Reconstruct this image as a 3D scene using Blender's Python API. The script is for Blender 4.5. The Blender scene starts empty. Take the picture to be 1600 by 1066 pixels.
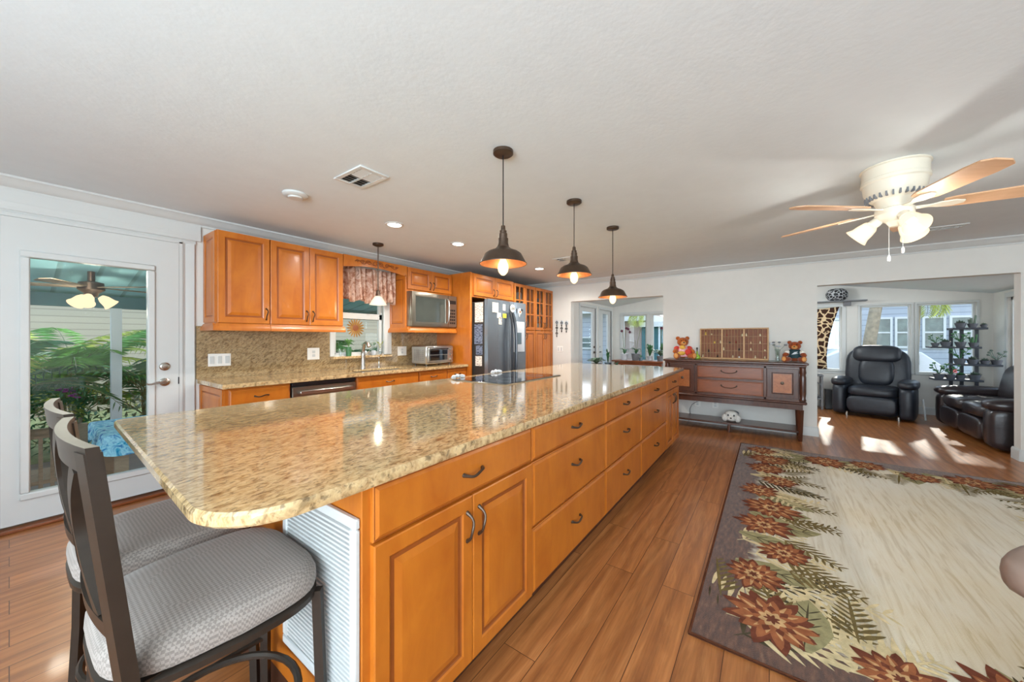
import bpy, bmesh, math, random
from mathutils import Vector, Matrix
random.seed(7)
S = bpy.context.scene
COL = S.collection
PI = math.pi

# ------------------------------------------------------------------ camera
YAW = math.atan2(402.0, 562.0)
cd = bpy.data.cameras.new('camera'); cam = bpy.data.objects.new('camera', cd); COL.objects.link(cam)
cam.location = (0, 0, 1.29); cam.rotation_euler = (PI/2, 0, YAW - PI/2)
cd.sensor_width = 36; cd.lens = 36*562/1600.0; cd.shift_y = -0.0025; cd.clip_start = 0.02; cd.clip_end = 300
S.camera = cam
# ------------------------------------------------------------------ colour management
S.view_settings.view_transform = 'Standard'; S.view_settings.look = 'None'
S.view_settings.exposure = 0.0; S.view_settings.gamma = 1.0; S.view_settings.use_curve_mapping = False
# ------------------------------------------------------------------ world sky
W = bpy.data.worlds.new('sky'); S.world = W; W.use_nodes = True
nt = W.node_tree; nt.nodes.clear()
wo = nt.nodes.new('ShaderNodeOutputWorld'); wb = nt.nodes.new('ShaderNodeBackground')
tc = nt.nodes.new('ShaderNodeTexCoord'); sx = nt.nodes.new('ShaderNodeSeparateXYZ'); rp = nt.nodes.new('ShaderNodeValToRGB')
nt.links.new(tc.outputs['Generated'], sx.inputs[0]); nt.links.new(sx.outputs['Z'], rp.inputs[0])
nt.links.new(rp.outputs[0], wb.inputs['Color']); nt.links.new(wb.outputs[0], wo.inputs['Surface'])
rp.color_ramp.elements[0].position = 0.0; rp.color_ramp.elements[0].color = (.92, .95, 1.0, 1)
rp.color_ramp.elements[1].position = 0.7; rp.color_ramp.elements[1].color = (.45, .66, 1.0, 1)
wb.inputs['Strength'].default_value = 3.0
# ------------------------------------------------------------------ sun, fill lamps and sky portals
def sun(d, e, col):
    l = bpy.data.lights.new('sun', 'SUN'); l.energy = e; l.color = col; l.angle = math.radians(1.0)
    o = bpy.data.objects.new('sun', l); COL.objects.link(o)
    o.rotation_euler = Vector(d).to_track_quat('Z', 'Y').to_euler(); return o
sun((.95, -.14, .52), 4.0, (1.0, .95, .86))
def area(loc, d, sx_, sy_, e, col=(1, .985, .96), name='fill_and_portal', portal=False):
    l = bpy.data.lights.new(name, 'AREA'); l.shape = 'RECTANGLE'; l.size = sx_; l.size_y = sy_; l.energy = e; l.color = col
    if portal: l.cycles.is_portal = True
    o = bpy.data.objects.new(name, l); COL.objects.link(o); o.location = loc
    o.rotation_euler = (-Vector(d)).to_track_quat('Z', 'Y').to_euler(); return o
# added area lamps at unseen rear windows, tilted up to brighten the ceiling
area((-2.32, -.6, 1.45), (1, 0, .75), 4.4, 1.5, 335, (.76, .91, 1))
area((-1.2, -4.32, 1.45), (.3, 1, .8), 2.2, 1.5, 22, (.76, .91, 1))
# added fill light without a fixture, hidden behind the wall, brightens the sunroom
sl = bpy.data.lights.new('sunroom_fill', 'POINT'); sl.energy = 68; sl.color = (.9, .97, 1); sl.shadow_soft_size = .15
so = bpy.data.objects.new('sunroom_fill', sl); COL.objects.link(so); so.location = (7.35, .45, 2.12)
# sky portals at the windows and glazed doors
area((9.2, 2.35, 1.25), (-1, 0, 0), 1.3, 1.3, 1, portal=True)
area((9.2, -1.55, 1.28), (-1, 0, 0), 2.4, 1.25, 1, portal=True)
area((.37, 4.3, 1.05), (0, -1, 0), .62, 1.65, 1, portal=True)
area((8.0, -3.05, 1.25), (0, 1, 0), 1.7, 1.3, 1, portal=True)
area((8.0, 3.42, 1.0), (0, -1, 0), 1.8, 1.7, 1, portal=True)

# ------------------------------------------------------------------ helpers
def tag(o, label=None, cat=None, group=None, kind=None):
    if label: o['label'] = label
    if cat: o['category'] = cat
    if group: o['group'] = group
    if kind: o['kind'] = kind
    return o
def thing(name, label, cat, loc=(0, 0, 0), rz=0.0, group=None):
    o = bpy.data.objects.new(name, None); COL.objects.link(o); o.empty_display_size = .05
    o.location = loc; o.rotation_euler = (0, 0, rz)
    return tag(o, label, cat, group)
def copy_thing(o, parent=None):
    c = o.copy(); COL.objects.link(c); c.parent = parent
    for ch in list(o.children): copy_thing(ch, c)
    return c
def superpow(w, m): return math.copysign(abs(w)**m, w)

class MB:
    def __init__(s): s.v = []; s.f = []; s.mi = []; s.M = Matrix()
    def add(s, vs, fs, mi=0):
        b = len(s.v)
        s.v += [s.M @ Vector(p) for p in vs]
        for f in fs: s.f.append([b+i for i in f]); s.mi.append(mi)
        return s
    def box(s, x0, y0, z0, x1, y1, z1, mi=0, bev=0.0):
        if x0 > x1: x0, x1 = x1, x0
        if y0 > y1: y0, y1 = y1, y0
        if z0 > z1: z0, z1 = z1, z0
        if bev <= 0:
            vs = [(x, y, z) for z in (z0, z1) for y in (y0, y1) for x in (x0, x1)]
            return s.add(vs, [(0,2,3,1),(4,5,7,6),(0,1,5,4),(2,6,7,3),(0,4,6,2),(1,3,7,5)], mi)
        b = min(bev, .49*(x1-x0), .49*(y1-y0), .49*(z1-z0))
        idx = {}; vs = []
        for i, sx in enumerate((0, 1)):
            for j, sy in enumerate((0, 1)):
                for k, sz in enumerate((0, 1)):
                    X = (x0, x1)[i]; Y = (y0, y1)[j]; Z = (z0, z1)[k]
                    ix = X+(b if i == 0 else -b); iy = Y+(b if j == 0 else -b); iz = Z+(b if k == 0 else -b)
                    for a, p in enumerate(((X, iy, iz), (ix, Y, iz), (ix, iy, Z))):
                        idx[i, j, k, a] = len(vs); vs.append(p)
        fs = []
        for i in (0, 1): fs.append([idx[i,0,0,0], idx[i,1,0,0], idx[i,1,1,0], idx[i,0,1,0]])
        for j in (0, 1): fs.append([idx[0,j,0,1], idx[1,j,0,1], idx[1,j,1,1], idx[0,j,1,1]])
        for k in (0, 1): fs.append([idx[0,0,k,2], idx[1,0,k,2], idx[1,1,k,2], idx[0,1,k,2]])
        for i in (0, 1):
            for j in (0, 1): fs.append([idx[i,j,0,0], idx[i,j,1,0], idx[i,j,1,1], idx[i,j,0,1]])
            for k in (0, 1): fs.append([idx[i,0,k,0], idx[i,1,k,0], idx[i,1,k,2], idx[i,0,k,2]])
        for j in (0, 1):
            for k in (0, 1): fs.append([idx[0,j,k,1], idx[1,j,k,1], idx[1,j,k,2], idx[0,j,k,2]])
        for i in (0, 1):
            for j in (0, 1):
                for k in (0, 1): fs.append([idx[i,j,k,0], idx[i,j,k,1], idx[i,j,k,2]])
        return s.add(vs, fs, mi)
    def tube(s, path, r, n=8, mi=0, closed=False, flat=1.0):
        P = [Vector(p) for p in path]; m = len(P); vs = []; fs = []
        N = None
        for i in range(m):
            if closed: t = P[(i+1) % m]-P[i-1]
            else: t = P[min(i+1, m-1)]-P[max(i-1, 0)]
            t.normalize()
            if N is None:
                N = t.cross(Vector((0, 0, 1)))
                if N.length < 1e-3: N = Vector((1, 0, 0))
            N = (N - t*N.dot(t)); N.normalize(); B = t.cross(N)
            rr = r[i] if isinstance(r, (list, tuple)) else r
            for k in range(n):
                a = 2*PI*k/n + PI/n
                vs.append(P[i] + N*math.cos(a)*rr + B*math.sin(a)*rr*flat)
        for i in range(m if closed else m-1):
            for k in range(n):
                a = i*n+k; b = i*n+(k+1) % n; i2 = (i+1) % m
                fs.append((a, b, i2*n+(k+1) % n, i2*n+k))
        if not closed: fs += [tuple(range(n))[::-1], tuple((m-1)*n+k for k in range(n))]
        return s.add(vs, fs, mi)
    def lathe(s, prof, c=(0, 0, 0), n=20, mi=0, sx=1.0, sy=1.0, cap=True):
        vs = []; fs = []; m = len(prof)
        for (r, z) in prof:
            for k in range(n):
                a = 2*PI*k/n; vs.append((c[0]+r*math.cos(a)*sx, c[1]+r*math.sin(a)*sy, c[2]+z))
        for i in range(m-1):
            for k in range(n):
                fs.append((i*n+k, i*n+(k+1) % n, (i+1)*n+(k+1) % n, (i+1)*n+k))
        if cap and prof[0][0] > 1e-4: fs.append(tuple(range(n))[::-1])
        if cap and prof[-1][0] > 1e-4: fs.append(tuple((m-1)*n+k for k in range(n)))
        return s.add(vs, fs, mi)
    def ell(s, c, r, e1=1.0, e2=1.0, nu=16, nv=10, mi=0, rot=None):
        vs = []; fs = []
        R = rot if rot is not None else Matrix()
        for i in range(nv+1):
            p = -PI/2 + PI*i/nv
            for k in range(nu):
                a = 2*PI*k/nu
                q = Vector((r[0]*superpow(math.cos(p), e1)*superpow(math.cos(a), e2),
                            r[1]*superpow(math.cos(p), e1)*superpow(math.sin(a), e2), r[2]*superpow(math.sin(p), e1)))
                vs.append(Vector(c) + (R @ q))
        for i in range(nv):
            for k in range(nu):
                fs.append((i*nu+k, i*nu+(k+1) % nu, (i+1)*nu+(k+1) % nu, (i+1)*nu+k))
        return s.add(vs, fs, mi)
    def prism(s, poly, z0, z1, mi=0, bev=0.0, plane='xy', top_mi=None):
        n = len(poly)
        def put(p, h):
            return {'xy': (p[0], p[1], h), 'xz': (p[0], h, p[1]), 'yz': (h, p[0], p[1])}[plane]
        cx = sum(p[0] for p in poly)/n; cy = sum(p[1] for p in poly)/n
        def inset(p):
            dx, dy = cx-p[0], cy-p[1]; L = math.hypot(dx, dy) or 1; return (p[0]+dx/L*bev, p[1]+dy/L*bev)
        if bev > 0: layers = [([inset(p) for p in poly], z0), (poly, z0+bev), (poly, z1-bev), ([inset(p) for p in poly], z1)]
        else: layers = [(poly, z0), (poly, z1)]
        vs = [put(p, h) for L, h in layers for p in L]; fs = []
        for l in range(len(layers)-1):
            for k in range(n): fs.append((l*n+k, l*n+(k+1) % n, (l+1)*n+(k+1) % n, (l+1)*n+k))
        s.add(vs, fs + [tuple(range(n))[::-1]], mi)
        b = len(s.v)-len(vs)
        s.f.append([b+(len(layers)-1)*n+k for k in range(n)]); s.mi.append(mi if top_mi is None else top_mi)
        return s
    def sweep(s, prof, p0, p1, up=(0, 0, 1), out=(0, -1, 0), mi=0):
        # extrude a 2-D profile (out, up) from p0 to p1
        p0 = Vector(p0); p1 = Vector(p1); U = Vector(up); O = Vector(out); n = len(prof)
        vs = [p + O*a + U*b for p in (p0, p1) for a, b in prof]
        fs = [(k, (k+1) % n, n+(k+1) % n, n+k) for k in range(n)] + [tuple(range(n)), tuple(range(n, 2*n))[::-1]]
        return s.add(vs, fs, mi)
    def rings(s, x0, x1, z0, z1, y, R, mis=None, cap=0):
        # nested rectangles facing -y; R = [(inset, dy)]
        vs = []; n = len(R)
        for ins, dy in R:
            vs += [(x0+ins, y+dy, z0+ins), (x1-ins, y+dy, z0+ins), (x1-ins, y+dy, z1-ins), (x0+ins, y+dy, z1-ins)]
        for i in range(n-1):
            s.add([vs[i*4+k] for k in range(4)]+[vs[i*4+4+k] for k in range(4)],
                  [(k, (k+1) % 4, 4+(k+1) % 4, 4+k) for k in range(4)], mis[i] if mis else 0)
        if cap is not None: s.add(vs[-4:], [(0, 1, 2, 3)], cap)
        return s
    def build(s, name, mats, parent=None, world=False, ang=38, normals=True):
        if not isinstance(mats, (list, tuple)): mats = [mats]
        off = Vector((0, 0, 0))
        if world and parent:
            p = parent
            while p: off += p.location; p = p.parent
        me = bpy.data.meshes.new(name)
        me.from_pydata([tuple(v-off) for v in s.v], [], s.f)
        for m in mats: me.materials.append(m)
        for p, i in zip(me.polygons, s.mi): p.material_index = i; p.use_smooth = True
        bm = bmesh.new(); bm.from_mesh(me)
        bmesh.ops.remove_doubles(bm, verts=bm.verts, dist=1e-6)
        if normals: bmesh.ops.recalc_face_normals(bm, faces=bm.faces)
        bm.to_mesh(me); bm.free()
        me.set_sharp_from_angle(angle=math.radians(ang))
        o = bpy.data.objects.new(name, me); COL.objects.link(o)
        if parent: o.parent = parent
        return o
def struct(name, mb, mats, parent=None, **k):
    o = mb.build(name, mats, parent, **k); o['kind'] = 'structure'; return o
def RX(a): return Matrix.Rotation(a, 4, 'X')
def RY(a): return Matrix.Rotation(a, 4, 'Y')
def RZ(a): return Matrix.Rotation(a, 4, 'Z')
def T(x, y, z): return Matrix.Translation((x, y, z))

# ------------------------------------------------------------------ materials
class NB:
    """tiny node builder"""
    def __init__(s, name):
        s.m = bpy.data.materials.new(name); s.m.use_nodes = True; s.t = s.m.node_tree; s.t.nodes.clear()
        s.out = s.n('ShaderNodeOutputMaterial'); s.p = s.n('ShaderNodeBsdfPrincipled'); s.l(s.p, 0, s.out, 0)
        s.co = s.n('ShaderNodeTexCoord')
    def n(s, t, **k):
        o = s.t.nodes.new(t)
        for a, b in k.items(): setattr(o, a, b)
        return o
    def l(s, a, ao, b, bi): s.t.links.new(a.outputs[ao], b.inputs[bi])
    def mapping(s, scale=(1, 1, 1), rot=(0, 0, 0), src=None, so='Object'):
        m = s.n('ShaderNodeMapping'); m.inputs['Scale'].default_value = scale; m.inputs['Rotation'].default_value = rot
        if src is None: s.l(s.co, so, m, 0)
        else: s.l(src, so, m, 0)
        return m
    def noise(s, vec, scale, detail=3, rough=.5, dist=0.0, vo=0):
        o = s.n('ShaderNodeTexNoise'); o.inputs['Scale'].default_value = scale; o.inputs['Detail'].default_value = detail
        o.inputs['Roughness'].default_value = rough; o.inputs['Distortion'].default_value = dist
        if vec is not None: s.l(vec, vo, o, 'Vector')
        return o
    def ramp(s, src, stops, so=0, interp='LINEAR'):
        r = s.n('ShaderNodeValToRGB'); r.color_ramp.interpolation = interp; e = r.color_ramp.elements
        while len(e) < len(stops): e.new(.5)
        for el, (p, c) in zip(e, stops):
            el.position = p; el.color = (c[0], c[1], c[2], 1) if isinstance(c, (tuple, list)) else (c, c, c, 1)
        s.l(src, so, r, 0); return r
    def mix(s, fac, a, b, typ='MIX', fo=0, ao=0, bo=0):
        m = s.n('ShaderNodeMix', data_type='RGBA', blend_type=typ)
        if isinstance(fac, (int, float)): m.inputs[0].default_value = fac
        else: s.l(fac, fo, m, 0)
        for src, i, oi in ((a, 6, ao), (b, 7, bo)):
            if isinstance(src, (tuple, list)): m.inputs[i].default_value = (*src[:3], 1)
            else: s.l(src, oi, m, i)
        return m
    def math(s, op, a, b=None, ao=0, bo=0, clamp=False):
        m = s.n('ShaderNodeMath', operation=op, use_clamp=clamp)
        for src, i, oi in ((a, 0, ao), (b, 1, bo)):
            if src is None: continue
            if isinstance(src, (int, float)): m.inputs[i].default_value = src
            else: s.l(src, oi, m, i)
        return m
    def col(s, src, so=2): s.l(src, so, s.p, 'Base Color')
    def bump(s, src, strength=.2, dist=.01, so=0):
        b = s.n('ShaderNodeBump'); b.inputs['Strength'].default_value = strength; b.inputs['Distance'].default_value = dist
        s.l(src, so, b, 'Height'); s.l(b, 0, s.p, 'Normal')
    def set(s, rough=.5, metal=0.0, spec=.5, coat=0.0, color=None, trans=0.0, alpha=1.0, sheen=0.0):
        p = s.p; p.inputs['Roughness'].default_value = rough; p.inputs['Metallic'].default_value = metal
        p.inputs['Specular IOR Level'].default_value = spec; p.inputs['Coat Weight'].default_value = coat
        p.inputs['Coat Roughness'].default_value = .08; p.inputs['Sheen Weight'].default_value = sheen
        p.inputs['Transmission Weight'].default_value = trans; p.inputs['Alpha'].default_value = alpha
        if color: p.inputs['Base Color'].default_value = (*color, 1)
        return s.m
def rgb(r, g, b):
    f = lambda c: (c/255/12.92) if c/255 <= .04045 else ((c/255+.055)/1.055)**2.4
    return (f(r), f(g), f(b))
def plain(name, c, rough=.5, metal=0.0, spec=.5, var=.06, scale=8.0, bump=0.0, bscale=60.0, coat=0.0, sheen=0.0):
    b = NB(name); mp = b.mapping()
    n = b.noise(mp, scale, 3)
    r = b.ramp(n, [(.3, tuple(x*(1-var) for x in c)), (.7, tuple(min(1, x*(1+var)) for x in c))])
    b.col(r, 0)
    if bump > 0: b.bump(b.noise(mp, bscale, 2), bump, .004)
    return b.set(rough, metal, spec, coat, sheen=sheen)
def wood(name, light, dark, rough=.3, scale=(2, 2, 14), coat=.15, gr=.5, blot=3.0):
    b = NB(name); mp = b.mapping(scale)
    n = b.noise(mp, 3.0, 5, .6, 1.2)
    n2 = b.noise(b.mapping((1, 1, 1)), blot, 3, .6, .4)
    r = b.ramp(n, [(.30, dark), (.62, light)])
    r2 = b.ramp(n2, [(.3, dark), (.7, light)])
    m = b.mix(gr, r2, r); b.col(m)
    return b.set(rough, 0, .5, coat)
def emit(name, c, st):
    b = NB(name); b.t.nodes.remove(b.p); e = b.n('ShaderNodeEmission'); e.inputs[0].default_value = (*c, 1); e.inputs[1].default_value = st
    b.l(e, 0, b.out, 0); return b.m
def glass(name, tint=(1, 1, 1), refl=1.0):
    b = NB(name); b.t.nodes.remove(b.p)
    tr = b.n('ShaderNodeBsdfTransparent'); tr.inputs[0].default_value = (*tint, 1)
    gl = b.n('ShaderNodeBsdfGlossy'); gl.inputs['Roughness'].default_value = .0
    lw = b.n('ShaderNodeLayerWeight'); lw.inputs[0].default_value = .5
    fr = b.math('MULTIPLY_ADD', b.math('POWER', lw, 5.0, ao=1), .9); fr.inputs[2].default_value = .035
    f2 = b.math('MULTIPLY', fr, refl); mx = b.n('ShaderNodeMixShader')
    b.l(f2, 0, mx, 0); b.l(tr, 0, mx, 1); b.l(gl, 0, mx, 2); b.l(mx, 0, b.out, 0); return b.m
def frosted(name, c, st, tr_w=.35):
    b = NB(name); b.t.nodes.remove(b.p)
    tr = b.n('ShaderNodeBsdfTransparent'); em = b.n('ShaderNodeEmission'); em.inputs[0].default_value = (*c, 1)
    lw = b.n('ShaderNodeLayerWeight'); lw.inputs[0].default_value = .4
    s_ = b.math('MULTIPLY_ADD', lw, -st*.45, 1, 1); s_.inputs[2].default_value = st
    b.l(s_, 0, em, 1)
    mx = b.n('ShaderNodeMixShader'); mx.inputs[0].default_value = 1-tr_w
    b.l(tr, 0, mx, 1); b.l(em, 0, mx, 2); b.l(mx, 0, b.out, 0); return b.m

M = {}
M['wall'] = plain('wall_paint', rgb(219, 217, 211), .6, var=.015, bump=.08, bscale=120)
M['ceil'] = plain('ceiling_paint', rgb(218, 226, 230), .75, var=.015, bump=.2, bscale=38)
M['white'] = plain('white_trim_paint', rgb(203, 205, 203), .35, var=.01)
M['whitewarm'] = plain('cream_enamel', rgb(226, 218, 200), .4, var=.02)
M['plate'] = plain('white_plastic', rgb(238, 236, 230), .35, var=.01)
M['cab'] = wood('honey_maple', rgb(196, 115, 35), rgb(170, 89, 23), .32, (3, 3, 1.1), .1, .5, 4)
M['glaze'] = plain('maple_glaze_line', rgb(140, 72, 26), .4, var=.1)
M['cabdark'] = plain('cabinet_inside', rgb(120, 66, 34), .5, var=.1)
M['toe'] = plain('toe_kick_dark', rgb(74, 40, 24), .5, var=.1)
M['bronze'] = plain('dark_bronze', rgb(78, 62, 50), .36, .6, var=.15, scale=30)
M['steel'] = plain('brushed_steel', rgb(178, 176, 170), .28, .95, var=.05, scale=20)
M['slate'] = plain('slate_steel', rgb(142, 136, 124), .3, .9, var=.03)
M['nickel'] = plain('satin_nickel', rgb(190, 186, 178), .25, .95, var=.03)
M['black'] = plain('black_plastic', rgb(22, 22, 24), .35, var=.1)
M['blackglass'] = plain('black_glass', rgb(14, 15, 18), .04, spec=.7, var=.05, coat=.6)
M['ovenglass'] = plain('oven_door_glass', rgb(62, 66, 60), .08, spec=.7, var=.08, coat=.4)
M['stoolmetal'] = plain('stool_metal', rgb(64, 56, 49), .36, .55, var=.1, scale=20)
M['sb'] = wood('sideboard_brown', rgb(92, 52, 34), rgb(54, 30, 21), .3, (3, 12, 3), .25, .6)
M['sbfront'] = wood('sideboard_front', rgb(138, 76, 40), rgb(104, 54, 28), .3, (3, 2, 16), .2, .6)
M['burl'] = wood('burl_panel', rgb(172, 104, 56), rgb(140, 78, 38), .35, (8, 8, 8), .1, .6, 14)
M['tray'] = wood('tray_wood', rgb(206, 164, 116), rgb(176, 132, 84), .5, (8, 8, 8), 0)
M['trayback'] = wood('tray_back', rgb(150, 88, 48), rgb(116, 62, 32), .55, (8, 8, 8), 0)
M['leather'] = plain('black_leather', rgb(34, 38, 46), .42, spec=.5, var=.18, scale=12, bump=.25, bscale=50)
M['leatherb'] = plain('brown_black_leather', rgb(46, 38, 40), .3, spec=.6, var=.2, scale=9, bump=.3, bscale=30)
M['taupe'] = plain('taupe_leather', rgb(128, 108, 96), .4, var=.1, bump=.15)
M['glass'] = glass('window_glass', (.97, .99, .985), 1.0)
M['doorglass'] = glass('door_glass', (.95, .985, .985), 1.2)
M['clear'] = glass('clear_glass', (.9, .94, .94), 1.6)
M['cabglass'] = glass('cabinet_glass', (.94, .92, .88), 1.0)
M['bulb'] = emit('filament_bulb_glow', (1.0, .74, .42), 2.4)
M['can'] = emit('recessed_lamp_glow', (1.0, .97, .92), 14)
M['fanshade'] = frosted('fan_frosted_glass', (1.0, .80, .52), 2.2, .4)
M['sinkshade'] = frosted('sink_shade_glass', (1.0, .86, .66), 1.7, .4)
M['warmlamp'] = emit('porch_lamp_glow', (1.0, .72, .42), 1.6)
M['fur'] = plain('teddy_fur', rgb(176, 92, 40), .95, spec=.1, var=.25, scale=40, bump=.6, bscale=160, sheen=.3)
M['furdark'] = plain('teddy_fur_reddish', rgb(150, 72, 36), .95, spec=.1, var=.25, scale=40, bump=.6, bscale=160, sheen=.3)
M['furlight'] = plain('teddy_muzzle', rgb(212, 150, 90), .95, spec=.1, var=.15, scale=40)
M['pot_gray'] = plain('gray_pot', rgb(120, 122, 126), .6, var=.1)
M['pot_white'] = plain('pale_pot', rgb(196, 202, 208), .5, var=.05)
M['pot_blue'] = plain('blue_gray_pot', rgb(96, 116, 128), .5, var=.1)
M['pot_stand'] = plain('backlit_gray_pot', rgb(84, 88, 96), .6, var=.1)  # darker copy of the gray pot, backlit shade put into the colour
M['leafdim'] = plain('backlit_succulent_leaf', rgb(104, 122, 108), .6, var=.25, scale=14)  # succulent leaf darkened in its colour to look backlit
M['soil'] = plain('potting_soil', rgb(60, 44, 34), .9, var=.3, scale=60)
M['leaf'] = plain('plant_leaf', rgb(96, 150, 66), .45, var=.35, scale=10)
M['leafdk'] = plain('dark_leaf', rgb(62, 112, 70), .45, var=.35, scale=10)
M['leafgray'] = plain('succulent_leaf', rgb(122, 146, 120), .55, var=.25, scale=14)
M['leafylw'] = plain('yellow_green_leaf', rgb(170, 180, 80), .5, var=.3, scale=8)
M['stem'] = plain('plant_stem', rgb(104, 110, 66), .6, var=.2)
M['purple'] = plain('purple_flower', rgb(150, 60, 140), .6, var=.25, scale=20)
M['orchid'] = plain('dark_orchid_flower', rgb(96, 44, 66), .6, var=.2, scale=20)
M['paper'] = plain('white_paper', rgb(236, 232, 222), .7, var=.02)
M['concrete'] = plain('patio_concrete', rgb(120, 112, 104), .85, var=.15, scale=3)
M['grass'] = plain('lawn', rgb(120, 128, 84), .95, var=.35, scale=5)
M['teak'] = wood('weathered_teak', rgb(150, 132, 110), rgb(116, 98, 80), .7, (3, 3, 10), 0)
M['postpaint'] = plain('porch_post_paint', rgb(206, 214, 220), .5, var=.02)
M['trunk'] = plain('palm_trunk', rgb(140, 126, 106), .9, var=.3, scale=(12), bump=.8, bscale=14)

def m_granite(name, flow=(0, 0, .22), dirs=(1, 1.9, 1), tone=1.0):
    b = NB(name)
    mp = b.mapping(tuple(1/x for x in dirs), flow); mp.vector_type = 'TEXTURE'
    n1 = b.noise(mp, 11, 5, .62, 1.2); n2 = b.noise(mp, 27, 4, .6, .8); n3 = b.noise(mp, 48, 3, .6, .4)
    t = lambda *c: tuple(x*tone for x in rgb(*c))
    r1 = b.ramp(n1, [(.26, t(112, 84, 54)), (.40, t(184, 146, 96)), (.52, t(214, 184, 134)), (.66, t(206, 166, 108)), (.80, t(226, 208, 172))])
    r2 = b.ramp(n2, [(.36, t(84, 64, 46)), (.46, t(176, 146, 106)), (.6, t(220, 194, 150)), (.75, t(208, 172, 120))])
    m1 = b.mix(.5, r1, r2)
    dk = b.ramp(n3, [(.36, 1.0), (.45, 0.0)])
    v = b.n('ShaderNodeTexVoronoi'); v.inputs['Scale'].default_value = 26; b.l(mp, 0, v, 'Vector')
    vd = b.ramp(v, [(.10, 1.0), (.22, 0.0)])
    dd = b.math('MULTIPLY', dk, .5)
    m2 = b.mix(dd, m1, t(48, 38, 32), ao=2)
    vv = b.math('MULTIPLY', vd, .35)
    m3 = b.mix(vv, m2, t(88, 72, 58), ao=2)
    b.col(m3)
    return b.set(.07, 0, .55, .5)
M['granite'] = m_granite('golden_granite')
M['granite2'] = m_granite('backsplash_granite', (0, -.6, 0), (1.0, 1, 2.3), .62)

def m_floor():
    b = NB('plank_floor')
    mp = b.mapping((1, 1, 1))
    br = b.n('ShaderNodeTexBrick'); b.l(mp, 0, br, 'Vector'); br.offset = .37; br.squash = 1.0
    for k, v in (('Scale', 1.0), ('Mortar Size', .0016), ('Mortar Smooth', .3), ('Bias', 0.0), ('Brick Width', 1.22), ('Row Height', .152)):
        br.inputs[k].default_value = v
    br.inputs['Color1'].default_value = (0, 0, 0, 1); br.inputs['Color2'].default_value = (1, 1, 1, 1); br.inputs['Mortar'].default_value = (.5, .5, .5, 1)
    # every plank shifts its own grain
    sc = b.n('ShaderNodeVectorMath', operation='MULTIPLY_ADD'); b.l(br, 'Color', sc, 0)
    sc.inputs[1].default_value = (7, 3, 5); b.l(mp, 0, sc, 2)
    g = b.mapping((1.1, 9, 1), src=sc, so=0)
    n1 = b.noise(g, 1.6, 5, .6, 1.6)
    wv = b.n('ShaderNodeTexWave', wave_type='BANDS', bands_direction='Y'); b.l(g, 0, wv, 'Vector')
    for k, v in (('Scale', .45), ('Distortion', 11.0), ('Detail', 3.0), ('Detail Scale', .7), ('Detail Roughness', .6)): wv.inputs[k].default_value = v
    fine = b.noise(b.mapping((3, 90, 1), src=sc, so=0), 2.0, 3)
    r1 = b.ramp(n1, [(.3, rgb(138, 84, 46)), (.5, rgb(166, 104, 56)), (.72, rgb(194, 132, 78))])
    r2 = b.ramp(wv, [(.0, rgb(120, 70, 38)), (.3, rgb(160, 98, 52)), (.8, rgb(184, 120, 68))])
    m = b.mix(.3, r1, r2)
    f = b.ramp(fine, [(.35, .78), (.65, 1.1)])
    m2 = b.mix(.55, m, f, 'MULTIPLY', ao=2)
    pv = b.ramp(br, [(0, .82), (1, 1.08)])
    m3 = b.mix(.7, m2, pv, 'MULTIPLY', ao=2)
    m4 = b.mix(br, m3, rgb(70, 36, 20), fo=1, ao=2)
    b.col(m4)
    return b.set(.3, 0, .5, .15)
M['floor'] = m_floor()

def m_fabric(name, c1, c2, sc=150):
    b = NB(name)
    mp = b.mapping((1, 1, 1), (0, 0, .785))
    ch = b.n('ShaderNodeTexChecker'); ch.inputs['Scale'].default_value = sc; b.l(mp, 0, ch, 0)
    ch.inputs[1].default_value = (*c1, 1); ch.inputs[2].default_value = (*c2, 1)
    n = b.noise(b.mapping(), 220, 2)
    m = b.mix(.35, ch, b.ramp(n, [(.3, tuple(x*.7 for x in c1)), (.7, c1)]), ao=0)
    b.col(m); b.bump(ch, .35, .002, so=1)
    return b.set(.9, 0, .2, sheen=.2)
M['seat'] = m_fabric('woven_seat_fabric', rgb(160, 150, 142), rgb(122, 113, 106))

def m_siding(name, c, pitch=.2, axis='Z', rough=.6):
    b = NB(name); s_ = b.n('ShaderNodeSeparateXYZ'); b.l(b.co, 'Object', s_, 0)
    d = b.math('DIVIDE', s_, pitch, ao={'X': 0, 'Y': 1, 'Z': 2}[axis]); fr = b.math('FRACT', d)
    r = b.ramp(fr, [(0, tuple(x*.62 for x in c)), (.1, tuple(x*.7 for x in c)), (.16, c), (1, c)])
    b.col(r, 0); b.bump(fr, .5, .02)
    return b.set(rough, 0, .3)
M['siding'] = m_siding('white_clapboard', rgb(168, 174, 184), .19)
M['siding2'] = m_siding('cream_siding', rgb(186, 172, 148), .14)
M['pinkwall'] = plain('pinkish_stucco', rgb(158, 140, 132), .8, var=.05)
M['tealroof'] = m_siding('teal_porch_ceiling', rgb(150, 200, 208), .3, 'X')
M['teal'] = plain('teal_screen_panel', rgb(54, 100, 106), .6, var=.12)
M['winref'] = plain('dark_window_pane', rgb(92, 108, 102), .08, spec=.8, var=.3, scale=4)
M['roof'] = plain('shingle_roof', rgb(150, 132, 116), .9, var=.2, scale=14)

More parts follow.
